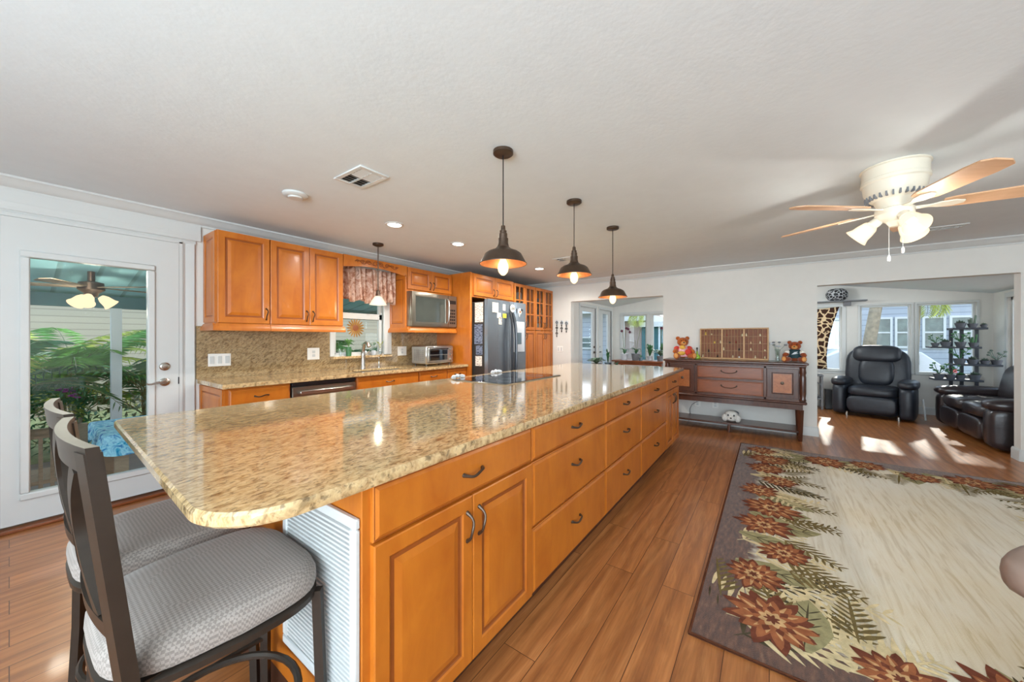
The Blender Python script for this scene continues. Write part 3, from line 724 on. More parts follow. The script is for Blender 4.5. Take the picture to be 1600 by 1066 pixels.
# valance board with carved scroll
r = thing('valance_board', 'arched maple board with a carved scroll between the wall cabinets', 'valance', (2.56, 3.82, 2.1))
top = [(2.987, 2.22), (2.136, 2.22)]
bot = [(2.136+.851*i/16, 2.085+.045*math.sin(PI*i/16)) for i in range(17)]
MB().prism(bot+top, 3.80, 3.822, plane='xz', bev=.002).build('board', M['cab'], r, world=True)
mb = MB()
def scroll(cx, cz, s, fl, n=22):
    pts = [];
    for i in range(n):
        t = i/(n-1); a = t*2.6*PI; rad = s*(1-.8*t); pts.append((cx+fl*(rad*math.cos(a)), 3.797, cz+rad*math.sin(a)*.8))
    return pts
for cx, s, fl in ((2.36, .03, 1), (2.44, .036, -1), (2.53, .04, 1), (2.60, .04, -1), (2.69, .034, 1), (2.76, .028, -1), (2.82, .018, 1), (2.30, .018, -1)):
    pt = scroll(cx, 2.17, s, fl); mb.tube(pt, [.006-.003*i/len(pt) for i in range(len(pt))], 6)
mb.tube([(2.27+.58*i/20, 3.797, 2.165+.02*math.sin(i*1.3)) for i in range(21)], .005, 6)
mb.build('carved_scroll', M['glaze'], r, world=True)
# fabric valance on its rod
r = thing('window_valance', 'gathered satin valance curtain over the kitchen window', 'curtain', (2.59, 4.02, 1.75))
vs = []; fs = []; nx, nz = 90, 8
for j in range(nz+1):
    for i in range(nx+1):
        u = i/nx; t = j/nz; amp = .016+.026*t
        x = 2.235+.705*u; w = math.sin(u*62)+.5*math.sin(u*31+1.2+t); zb = 1.755-.03*abs(math.sin(u*PI*3.4))
        vs.append((x+.006*math.sin(u*40+t*2), 3.985+amp*w, 2.14+(zb-2.14)*t+.008*math.sin(u*25)*t))
for j in range(nz):
    for i in range(nx): a = j*(nx+1)+i; fs.append((a, a+1, a+nx+2, a+nx+1))
o = MB().add(vs, fs).build('curtain', M['valance'], r, world=True, ang=180); sm = o.modifiers.new('cloth', 'SOLIDIFY'); sm.thickness = .003
MB().tube([(2.2, 4.03, 2.115), (2.97, 4.03, 2.115)], .008, 8).build('rod', M['bronze'], r, world=True)
# ---- microwave
r = thing('microwave', 'stainless over-counter microwave on the maple shelf', 'microwave', (3.38, 3.93, 1.446))
X0, X1, Y, Z0, Z1 = 2.982, 3.79, 3.725, 1.446, 1.90
MB().box(X0, Y, Z0, X1, 4.14, Z1, bev=.003).build('body', M['slate'], r, world=True)
dx = X1-.17
mb = MB().rings(X0+.003, dx, Z0+.004, Z1-.004, Y, [(0, 0), (0, -.026), (.008, -.03), (.055, -.03), (.058, -.027)], [0, 0, 0, 0], cap=None)
dr = mb.build('door', M['slate'], r, world=True)
MB().box(X0+.058, Y-.027, Z0+.062, dx-.05, Y-.024, Z1-.062).build('window', M['ovenglass'], dr, world=True)
MB().tube([(dx-.026, Y-.03, Z0+.05), (dx-.024, Y-.06, Z0+.085), (dx-.022, Y-.072, Z0+.225), (dx-.024, Y-.06, Z1-.085), (dx-.026, Y-.03, Z1-.05)], .012, 10).build('handle', M['steel'], dr, world=True)
MB().box(dx+.003, Y-.028, Z0+.004, X1-.003, Y, Z1-.004, bev=.004).build('control_panel', M['slate'], r, world=True)
mb = MB().box(dx+.03, Y-.031, Z1-.12, X1-.025, Y-.027, Z1-.07)
for i in range(3):
    for j in range(5): mb.box(dx+.032+i*.036, Y-.031, Z0+.05+j*.045, dx+.058+i*.036, Y-.027, Z0+.075+j*.045)
mb.build('keypad', M['black'], r, world=True)
mb = MB(); mb.M = T(3.42, Y-.03, Z1-.035) @ RX(PI/2); mb.lathe([(.014, 0), (.014, .003), (0, .003)], n=18); mb.build('round_emblem', M['nickel'], r, world=True)
# ---- toaster oven
r = thing('toaster_oven', 'silver toaster oven standing on the back counter', 'toaster oven', (3.45, 3.83, .925))
X0, X1, Y, Z0, Z1 = 3.2, 3.70, 3.68, .945, 1.19
MB().box(X0, Y, Z0, X1, 3.98, Z1, bev=.012).build('body', M['steel'], r, world=True)
mb = MB()
for i in range(5):
    for j in range(6): mb.box(X0-.002, 3.735+i*.04, Z0+.05+j*.026, X0+.002, 3.755+i*.04, Z0+.062+j*.026)
mb.build('side_vents', M['pot_gray'], r, world=True)
MB().box(X0+.03, Y-.014, Z0+.03, X1-.11, Y, Z1-.03, bev=.004).build('door', M['steel'], r, world=True)
MB().box(X0+.05, Y-.017, Z0+.05, X1-.13, Y-.013, Z1-.055).build('window', M['blackglass'], r, world=True)
MB().box(X0+.05, Y-.02, Z0+.118, X1-.13, Y-.017, Z0+.126).build('rack', M['steel'], r, world=True)
MB().tube([(X0+.06, Y-.04, Z1-.042), (X1-.14, Y-.04, Z1-.042)], .008, 8).build('handle', M['black'], r, world=True)
for j in range(3):
    mb = MB(); mb.M = T(X1-.055, Y, Z0+.05+j*.072) @ RX(PI/2); mb.lathe([(.022, 0), (.02, .018), (0, .02)], n=14); mb.build('knob', M['nickel'], r, world=True)
for a in (X0+.04, X1-.04):
    for b in (Y+.04, 3.94): MB().lathe([(.012, 0), (.012, .021)], (a, b, .9255), 10).build('foot', M['black'], r, world=True)
# ---- tall panel, refrigerator, over-fridge cabinet, pantry
tag(MB().box(3.803, 3.45, 0, 3.843, 4.147, 2.237, bev=.003).build('tall_end_panel', M['cab']), 'tall maple side panel between counter and refrigerator', 'panel')
cabinet('wall_cabinet', 'deep two-door maple cabinet above the refrigerator', 'cabinet', 3.846, 4.852, 3.45, 4.147, 1.885, 2.23,
        [('door', 3.862, 4.345, 1.91, 2.222, (4.31, 1.985, True)), ('door', 4.352, 4.84, 1.91, 2.222, (4.388, 1.985, True))], 'maple wall cabinets')
for i, (a, b, lb) in enumerate(((4.86, 5.52, 'pantry cabinet with glass upper doors next to the refrigerator'), (5.524, 6.165, 'pantry cabinet with glass upper doors in the corner by the far wall'))):
    c = (a+b)/2
    r = thing('pantry_cabinet', 'tall maple '+lb, 'cabinet', (c, 3.8, 0), group='pantry cabinets')
    mb = MB()
    mb.box(a, 3.45, .1, b, 4.147, 1.43, bev=.002); mb.box(a, 3.45, 1.43, a+.02, 4.147, 2.215); mb.box(b-.02, 3.45, 1.43, b, 4.147, 2.215)
    mb.box(a, 3.45, 2.195, b, 4.147, 2.215); mb.box(a, 4.12, 1.43, b, 4.147, 2.2); mb.box(a, 3.445, 2.19, b, 3.47, 2.215); mb.box(c-.012, 3.45, 1.43, c+.012, 3.475, 2.2)
    mb.build('carcass', M['cab'], r, world=True)
    for z in (1.695, 1.945): MB().box(a+.02, 3.5, z, b-.02, 4.12, z+.018).build('shelf', M['cabdark'], r, world=True)
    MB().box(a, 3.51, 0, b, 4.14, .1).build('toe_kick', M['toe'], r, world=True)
    for s, x0, x1 in ((-1, a+.003, c-.0015), (1, c+.0015, b-.003)):
        mb = MB(); f = .05; y = 3.45; b0, b1 = 1.44, 2.21
        for p in ((x0, x1, b1-f, b1), (x0, x1, b0, b0+f), (x0, x0+f, b0+f, b1-f), (x1-f, x1, b0+f, b1-f)): mb.box(p[0], y-.02, p[2], p[1], y, p[3], bev=.003)
        o = mb.build('glass_door', CAB(), r, world=True)
        m2 = MB(); cx = (x0+x1)/2; m2.box(cx-.009, y-.018, b0+f, cx+.009, y-.004, b1-f)
        for k in (1, 2): zz = b0+f+(b1-b0-2*f)*k/3; m2.box(x0+f, y-.018, zz-.009, x1-f, y-.004, zz+.009)
        m2.build('muntin', M['cab'], o, world=True)
        MB().box(x0+f, y-.008, b0+f, x1-f, y-.006, b1-f).build('glass_pane', M['cabglass'], o, world=True)
        pull(c+s*.03, 1.53, y-.02, True).build('handle', M['bronze'], o, world=True)
        o = door_mesh(MB(), x0, x1, .105, 1.428, y, .055).build('door', CAB(), r, world=True, ang=8)
        pull(c+s*.03, 1.33, y-.02, True).build('handle', M['bronze'], o, world=True)
# glassware and crockery behind the pantry glass
cup_defs = [('white jar', M['pot_white'], [(.03, 0), (.05, .01), (.05, .13), (.04, .15), (0, .15)]), ('dark bottle', M['bronze'], [(.035, 0), (.035, .12), (.012, .17), (.012, .21), (0, .21)]), ('blue-grey mug', M['pot_blue'], [(.04, 0), (.045, .1), (.04, .1), (.038, .01), (0, .01)])]
k = 0
for z, zn in ((1.431, 'lowest'), (1.7135, 'middle'), (1.9635, 'top')):
    for x, xn in ((5.0, 'leftmost'), (5.32, 'second from left'), (5.68, 'third from left'), (6.0, 'rightmost')):
        nm, m_, pf = cup_defs[k % 3]; k += 1
        o = MB().lathe(pf, (0, 0, 0), 14).build('crockery', m_); o.location = (x, 3.66, z+.001)
        tag(o, f'{nm} behind the pantry glass on the {zn} shelf, {xn} of its row', 'crockery', 'crockery in the glass pantry doors')
# refrigerator
r = thing('refrigerator', 'slate side-by-side refrigerator with curved dark handles', 'refrigerator', (4.35, 3.65, 0))
FX0, FX1, FY = 3.872, 4.826, 3.17
MB().box(FX0+.002, 3.245, .02, FX1-.002, 4.1, 1.81, bev=.004).build('body', plain('fridge_side_dark', rgb(62, 58, 54), .5, .3, var=.06), r, world=True)
MB().box(FX0+.02, 3.3, 0, FX1-.02, 4.0, .03).build('base', M['black'], r, world=True)
mid = 4.385
def fdoor(a, b):
    n = 10; fr = []
    for i in range(n+1):
        t = i/n; fr.append((a+(b-a)*t, FY+.012*(2*t-1)**2))
    return MB().prism(fr+[(b, 3.243), (a, 3.243)], .06, 1.845)
M['fhandle'] = plain('dark_fridge_handle', rgb(66, 68, 72), .3, .6, var=.05)
M['fridge'] = plain('fridge_slate_steel', rgb(140, 150, 160), .27, .72, var=.03)
d_l = fdoor(FX0, mid-.003).build('door', M['fridge'], r, world=True); d_r = fdoor(mid+.003, FX1).build('door', M['fridge'], r, world=True)
for s, d in ((-1, d_l), (1, d_r)):
    pts = []; rs = []
    for i in range(15):
        t = -1+2*i/14; pts.append((mid+s*(.03+.018*(1-t*t)), FY-.02-.055*(1-t**4), 1.12+.56*t)); rs.append(.015)
    MB().tube(pts, rs, 8, flat=1.6).build('handle', M['fhandle'], d, world=True)
MB().box(4.47, FY-.006, 1.08, 4.77, FY+.012, 1.55, bev=.004).build('dispenser_panel', plain('dispenser_pale', rgb(206, 214, 222), .3, var=.02), d_r, world=True)
MB().box(4.55, FY-.009, 1.2, 4.68, FY-.004, 1.38, bev=.003).build('dispenser_recess', M['pot_blue'], d_r, world=True)
# notes and magnets on the refrigerator
def note_front(x0, x1, z0, z1, m, label, cat='note', dy=.012, name='paper_note'):
    o = MB().box(-(x1-x0)/2, -.003, 0, (x1-x0)/2, 0, z1-z0).build(name, m); o.location = ((x0+x1)/2, FY+dy-.002, z0); return tag(o, label, cat, 'notes on the refrigerator')
M['yellow'] = plain('yellow_note', rgb(222, 206, 70), .7, var=.03)
def m_print(name, bg, ink, sc):
    b = NB(name); n = b.noise(b.mapping((1, 1, 3)), sc, 3); r = b.ramp(n, [(.42, ink), (.5, bg)]); b.col(r, 0); return b.set(.6)
M['print'] = m_print('printed_page', rgb(234, 228, 214), rgb(176, 160, 150), 26)
M['photos'] = m_print('photo_collage', rgb(120, 130, 150), rgb(52, 60, 76), 22)
note_front(3.955, 4.09, 1.66, 1.80, M['print'], 'white cartoon-size note high on the left refrigerator door', dy=.0)
note_front(4.065, 4.15, 1.585, 1.66, M['paper'], 'small white slip below the high note on the left refrigerator door', dy=.0)
note_front(4.10, 4.17, 1.49, 1.60, M['print'], 'cream tag with dark picture, lowest paper on the left refrigerator door', dy=.0)
note_front(4.2, 4.26, 1.70, 1.79, M['paper'], 'narrow white slip at the top right of the left refrigerator door', dy=.0)
note_front(4.2, 4.285, 1.59, 1.655, M['yellow'], 'yellow note on the left refrigerator door', dy=.0)
mb = MB(); mb.M = T(0, 0, 0) @ RX(PI/2); mb.lathe([(.06, 0), (.06, .006), (0, .006)], n=24)
o = mb.build('round_magnet', M['paper']); o.location = (4.44, FY-.004, 1.745); tag(o, 'round white lettered magnet at the top between the refrigerator doors', 'magnet', 'notes on the refrigerator')
fc = bpy.data.curves.new('lettering', 'FONT'); fc.body = 'USO'; fc.size = .055; fc.align_x = 'CENTER'; fc.align_y = 'CENTER'; fc.extrude = .0008
ft = bpy.data.objects.new('font', fc); COL.objects.link(ft); bpy.context.view_layer.update()
fm = bpy.data.meshes.new_from_object(ft.evaluated_get(bpy.context.evaluated_depsgraph_get())); bpy.data.objects.remove(ft)
fo = bpy.data.objects.new('lettering', fm); COL.objects.link(fo); fo.parent = o; fo.location = (0, -.0075, 0); fo.rotation_euler = (PI/2, 0, 0); fm.materials.clear(); fm.materials.append(M['black'])
mb = MB(); mb.ell((0, 0, .05), (.05, .006, .05), nu=14, nv=8); mb.ell((.045, -.002, .075), (.035, .006, .02), nu=12, nv=6, mi=1); mb.ell((-.02, -.004, .0), (.012, .005, .035), nu=10, nv=6); mb.ell((-.085, 0, .055), (.008, .005, .04), nu=10, nv=6, mi=1); mb.ell((.0, -.005, .045), (.022, .006, .022), nu=10, nv=6, mi=2)
o = mb.build('magnet', [M['paper'], M['black'], M['burl']]); o.location = (4.64, FY-.003, 1.66); tag(o, 'dark and white figure-shaped magnet on the right refrigerator door', 'magnet', 'notes on the refrigerator')
def note_side(y0, y1, z0, z1, m, label, cat='note'):
    o = MB().box(-.002, -(y1-y0)/2, 0, .001, (y1-y0)/2, z1-z0).build('paper_sheet', m); o.location = (FX0, (y0+y1)/2, z0); return tag(o, label, cat, 'sheets on the refrigerator side')
note_side(3.27, 3.42, 1.52, 1.80, M['print'], 'tall printed sheet, topmost on the dark refrigerator side')
note_side(3.28, 3.43, 1.21, 1.49, M['photos'], 'photo collage sheet, second from top on the refrigerator side')
note_side(3.28, 3.40, 1.06, 1.19, M['photos'], 'small photo grid, third from top on the refrigerator side')
note_side(3.29, 3.41, .90, 1.04, M['print'], 'cream sheet, lowest on the dark refrigerator side')
# ---- cooktop on the island
r = thing('cooktop', 'black glass cooktop set into the island worktop', 'cooktop', (2.8, 2.0, .925))
ct = [(2.27, 1.675), (3.13, 1.675), (3.13, 2.24), (2.27, 2.24)]
MB().box(2.25, 1.662, .9255, 3.15, 2.25, .931, bev=.002).build('rim', M['steel'], r, world=True)
MB().box(2.258, 1.67, .9305, 3.142, 2.242, .9345, bev=.0015).build('glass_surface', M['blackglass'], r, world=True)
for x, y, rr in ((2.48, 1.82, .1), (2.48, 2.09, .075), (2.92, 1.82, .075), (2.92, 2.09, .1)):
    MB().tube([(x+rr*math.cos(a*PI/16), y+rr*math.sin(a*PI/16), .9347) for a in range(32)], .0012, 4, closed=True).build('burner_ring', M['pot_gray'], r, world=True)
for x, y, lb in ((2.36, 2.29, 'crumpled clear wrapper lying at the stool-side back corner of the cooktop'), (2.93, 2.30, 'crumpled clear wrapper lying behind the cooktop in front of the refrigerator')):
    mb = MB()
    for q in range(3):
        pts = []; mb.ell((x-.05+q*.05, y, .945+.006*(q % 2)), (.036, .022, .017), .8, 1.6, 9, 6, rot=RZ(q*1.1) @ RX(.5))
    tag(mb.build('plastic_wrapper', M['pot_white'], None, ang=20), lb, 'wrapper', 'wrappers behind the cooktop')

# ---- window sill plants and suncatcher
def vase_plant(x, y, z, pm, pf, leaves, label, lm, name='sill_plant'):
    r = thing(name, label, 'plant', (x, y, z), group='plants on the kitchen window ledge')
    MB().lathe(pf, (0, 0, .0005), 14).build('vase', pm, r)
    mb = MB()
    for i in range(leaves):
        a = i*2.4+x; h = .06+.05*random.random(); L = .035+.03*random.random()
        b0 = Vector((0, 0, pf[-1][1])); tip = b0+Vector((math.cos(a)*L, math.sin(a)*L*.5, h)); md = (b0+tip)/2+Vector((0, 0, .02))
        w = Vector((-math.sin(a), math.cos(a), .0))*.014
        mb.tube([b0, md, tip], .0015, 4); mb.add([md, md+w+(tip-md)*.5, tip, md-w+(tip-md)*.5], [(0, 1, 2, 3)])
    mb.build('leaves', lm, r, normals=False)
    return r
Z = 1.0785
vase_plant(2.265, 4.10, Z, M['clear'], [(.012, 0), (.018, .02), (.014, .06), (.016, .075)], 6, 'small leafy sprig in a clear vase, leftmost on the kitchen window ledge', M['leafdk'])
vase_plant(2.37, 4.105, Z, M['leafdk'], [(.03, 0), (.032, .05), (.03, .11), (.026, .11)], 10, 'broad green plant in a dark green vase on the kitchen window ledge', M['leaf'])
vase_plant(2.58, 4.105, Z, M['pot_white'], [(.022, 0), (.03, .02), (.026, .05), (.02, .06)], 8, 'trailing plant in a pale pot behind the faucet', M['leafgray'])
vase_plant(2.70, 4.10, Z, M['pot_white'], [(.028, 0), (.036, .025), (.03, .05), (.024, .06)], 9, 'orchid-like plant in a pale pot, second from the right on the window ledge', M['leafgray'])
vase_plant(2.80, 4.105, Z, M['clear'], [(.018, 0), (.02, .05), (.016, .08)], 5, 'tall single-leaf cutting in a clear jar, rightmost on the window ledge', M['leafylw'])
r = thing('suncatcher', 'round amber sunflower suncatcher hanging in the kitchen window', 'suncatcher', (2.50, 4.175, 1.42))
mb = MB()
for i in range(18):
    a = i*2*PI/18; mb.ell((2.50+.075*math.cos(a), 4.175, 1.42+.075*math.sin(a)), (.045, .002, .011), nu=8, nv=6, rot=RY(-a))
mb.build('petals', plain('amber_glass', rgb(150, 108, 48), .2, var=.2), r, world=True)
MB().ell((2.5, 4.174, 1.42), (.04, .004, .04), nu=14, nv=8).build('center', M['trayback'], r, world=True)
MB().tube([(2.5, 4.175, 1.44), (2.5, 4.175, 1.54)], .0008, 4).build('string', M['black'], r, world=True)

# ================================================================== CEILING FIXTURES
def pendant(x, y, zr, label):
    r = thing('pendant_light', label, 'pendant light', (x, y, HC), group='bronze pendants over the island')
    d = zr-HC
    MB().lathe([(.058, -.001), (.058, -.018), (.05, -.024), (.006, -.026), (0, -.026)], n=24).build('canopy', M['bronze'], r)
    MB().tube([(0, 0, -.02), (0, 0, d+.2)], .0035, 6).build('cord', M['black'], r)
    prof = [(.006, .225), (.012, .22), (.014, .195), (.02, .192), (.02, .178), (.024, .175), (.024, .15), (.029, .148), (.029, .12), (.034, .1), (.05, .085), (.085, .072), (.105, .058), (.125, .02), (.134, .004), (.137, .004), (.137, 0), (.1345, 0)]
    sh = MB().lathe([(a, d+b) for a, b in prof], n=36, cap=False).build('shade', M['bronze'], r, ang=30)
    M.setdefault('copper', plain('copper_lining', rgb(206, 132, 82), .35, .6, var=.12, scale=30))
    MB().lathe([(.026, d+.1), (.048, d+.08), (.083, d+.067), (.103, d+.054), (.122, d+.018), (.134, d+.001)], n=36, cap=False).build('shade_lining', M['copper'], sh, ang=30)
    MB().lathe([(.02, d+.1), (.02, d+.05), (.016, d+.045), (0, d+.045)], n=14).build('socket', M['black'], r)
    MB().lathe([(.013, d+.045), (.016, d+.03), (.029, d+.0), (.032, d-.022), (.026, d-.046), (.012, d-.062), (0, d-.066)], n=18).build('bulb', M['bulb'], r)
    l = bpy.data.lights.new('pendant_lamp', 'POINT'); l.energy = 2.2; l.color = (1, .82, .58); l.shadow_soft_size = .03
    o = bpy.data.objects.new('pendant_lamp', l); COL.objects.link(o); o.parent = r; o.location = (0, 0, d-.1)
pendant(1.653, 1.245, 1.717, 'bronze barn pendant nearest the camera over the island')
pendant(2.577, 1.245, 1.785, 'bronze barn pendant in the middle of the three over the island')
pendant(3.405, 1.235, 1.69, 'bronze barn pendant farthest away, in front of the left opening')
# small glass pendant over the sink
r = thing('sink_pendant', 'small pendant with white glass shade hanging before the window valance', 'pendant light', (2.442, 3.62, HC))
d = 1.672-HC
MB().lathe([(.06, -.001), (.06, -.02), (.03, -.034), (0, -.034)], n=20).build('canopy', M['bronze'], r)
MB().tube([(0, 0, -.03), (0, 0, d+.14)], .006, 8).build('stem', M['bronze'], r)
MB().lathe([(.008, d+.17), (.02, d+.16), (.024, d+.12), (.028, d+.1)], n=16).build('socket', M['bronze'], r)
MB().lathe([(.026, d+.1), (.045, d+.085), (.068, d+.05), (.084, d+.02), (.096, d), (.092, d), (.064, d+.045), (.024, d+.095)], n=28, cap=False).build('glass_shade', M['sinkshade'], r)
MB().ell((0, 0, d+.045), (.022, .022, .03), nu=12, nv=8).build('bulb', M['bulb'], r)
l = bpy.data.lights.new('sink_lamp', 'POINT'); l.energy = 4; l.color = (1, .85, .62); l.shadow_soft_size = .03
o = bpy.data.objects.new('sink_lamp', l); COL.objects.link(o); o.parent = r; o.location = (0, 0, d-.03)
# recessed lights
for x, lb in ((2.122, 'first lit recessed light in the row, nearest the smoke detector'), (2.976, 'second lit recessed light in the row above the kitchen aisle'), (3.83, 'third lit recessed light in the row, behind the nearest bronze pendant'), (4.76, 'fourth lit recessed light in the row, before the glass pantry'), (5.56, 'last lit recessed light in the row, nearest the far wall')):
    r = thing('recessed_light', lb, 'ceiling light', (x, 2.885, HC), group='recessed ceiling lights')
    MB().lathe([(.085, 0), (.085, -.006), (.066, -.009), (.062, -.004), (.062, 0)], n=28).build('trim_ring', M['white'], r)
    MB().lathe([(0, -.0035), (.061, -.0035)], n=24).build('lens', M['can'], r)
    l = bpy.data.lights.new('recessed_lamp', 'SPOT'); l.energy = 28 if x > 5 else 75; l.spot_size = 2.9; l.spot_blend = .7; l.shadow_soft_size = .05; l.color = (1, .96, .89)
    o = bpy.data.objects.new('recessed_lamp', l); COL.objects.link(o); o.parent = r; o.location = (0, 0, -.02)
r = thing('smoke_detector', 'round white smoke detector on the ceiling above the wall cabinets', 'smoke detector', (1.245, 2.88, HC))
MB().lathe([(.085, 0), (.085, -.012), (.072, -.022), (.05, -.024), (.046, -.034), (0, -.036)], n=28).build('body', M['white'], r)
def vent(x, y, sx_, sy_, rz, label, slats=7):
    r = thing('ceiling_vent', label, 'vent', (x, y, HC), rz, group='ceiling air vents')
    mb = MB(); f = .03
    for p in ((-sx_, sx_, sy_-f, sy_), (-sx_, sx_, -sy_, -sy_+f), (-sx_, -sx_+f, -sy_+f, sy_-f), (sx_-f, sx_, -sy_+f, sy_-f)): mb.box(p[0], p[2], -.01, p[1], p[3], 0, bev=.003)
    mb.box(-.006, -sy_+f, -.01, .006, sy_-f, -.002)
    mb.build('frame', M['white'], r)
    MB().box(-sx_+f, -sy_+f, -.0012, sx_-f, sy_-f, -.0002).build('duct_shade_sheet', M['black'], r)  # flat black sheet stands in for the shade inside the duct
    mb = MB()
    for i in range(slats):
        yy = -sy_+f+(2*sy_-2*f)*(i+.5)/slats; t = .011 if yy > 0 else -.011
        mb.add([(-sx_+f, yy-.011, -.004-.008*(t > 0)), (sx_-f, yy-.011, -.004-.008*(t > 0)), (sx_-f, yy+.011, -.004-.008*(t < 0)), (-sx_+f, yy+.011, -.004-.008*(t < 0))], [(0, 1, 2, 3)])
    mb.build('slats', M['white'], r, normals=False)
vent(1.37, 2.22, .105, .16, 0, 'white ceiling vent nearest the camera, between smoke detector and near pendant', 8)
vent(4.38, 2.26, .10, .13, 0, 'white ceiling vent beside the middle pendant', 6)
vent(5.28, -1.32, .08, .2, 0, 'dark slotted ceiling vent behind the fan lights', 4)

# ceiling fan
FXc, FYc = 3.24, -.64
r = thing('ceiling_fan', 'cream five-blade ceiling fan with three glowing glass shades', 'ceiling fan', (FXc, FYc, HC))
MB().lathe([(.158, 0), (.16, -.008), (.152, -.014), (.152, -.075), (.156, -.08), (.156, -.098), (.148, -.105), (.143, -.15), (.13, -.185), (.108, -.205), (.1, -.21)], n=40).build('motor_housing', M['whitewarm'], r, ang=30)
mb = MB()
for i in range(28):
    a = 2*PI*i/28; mb.M = RZ(a); mb.box(.116, -.004, -.2035, .137, .004, -.176)
mb.build('vent_slots', M['pot_gray'], r)
MB().lathe([(.1, -.205), (.085, -.235), (.078, -.26), (.09, -.268), (.09, -.30), (.07, -.33), (.04, -.345), (.022, -.375), (0, -.38)], n=28).build('light_kit_hub', M['whitewarm'], r, ang=30)
M['blade'] = wood('fan_blade_wood', rgb(214, 174, 138), rgb(194, 150, 112), .45, (9, 2, 2), 0)
zb = -.265
for k in range(5):
    a = math.radians(56+72*k)
    mb = MB(); mb.M = RZ(a) @ T(0, 0, zb) @ RX(math.radians(-11))
    pts = [(.20, -.045), (.24, -.058), (.55, -.068), (.63, -.062), (.66, -.03), (.66, .03), (.63, .062), (.55, .068), (.24, .058), (.20, .045)]
    mb.prism(pts, -.004, .004); mb.build('blade', M['blade'], r)
    mb = MB(); mb.M = RZ(a) @ T(0, 0, zb) @ RX(math.radians(-11))
    mb.prism([(.07, -.018), (.15, -.012), (.19, -.03), (.25, -.032), (.29, -.012), (.29, .012), (.25, .032), (.19, .03), (.15, .012), (.07, .018)], -.012, -.0042, bev=.002)
    mb.build('blade_arm', M['whitewarm'], r)
for k in range(3):
    a = math.radians(79+120*k)
    R_ = RZ(a) @ T(.075, 0, -.325) @ RY(math.radians(-48))
    mb = MB(); mb.M = R_; mb.lathe([(.026, .02), (.03, -.01), (.03, -.03), (.026, -.035)], n=16); mb.build('lamp_holder', M['whitewarm'], r)
    mb = MB(); mb.M = R_; mb.lathe([(.03, -.03), (.042, -.045), (.05, -.08), (.054, -.11), (.068, -.138), (.065, -.138), (.051, -.11), (.046, -.08), (.038, -.05)], n=24, cap=False); mb.build('glass_shade', M['fanshade'], r, ang=60)
    mb = MB(); mb.M = R_; mb.ell((0, 0, -.085), (.025, .025, .035), nu=12, nv=8); mb.build('bulb', M['bulb'], r)
    l = bpy.data.lights.new('fan_lamp', 'POINT'); l.energy = 7; l.color = (1, .94, .86); l.shadow_soft_size = .03
    o = bpy.data.objects.new('fan_lamp', l); COL.objects.link(o); o.parent = r; o.location = (R_ @ Vector((0, 0, -.155)))
for dx, dy, L in ((.02, .02, .20), (-.01, -.035, .16)):
    mb = MB().tube([(dx, dy, -.35), (dx, dy, -.35-L)], .0016, 5); mb.lathe([(.003, -L-.35), (.008, -L-.36), (.008, -L-.385), (.004, -L-.39), (0, -L-.39)], (dx, dy, 0), 10)
    mb.build('pull_chain', M['white'], r)

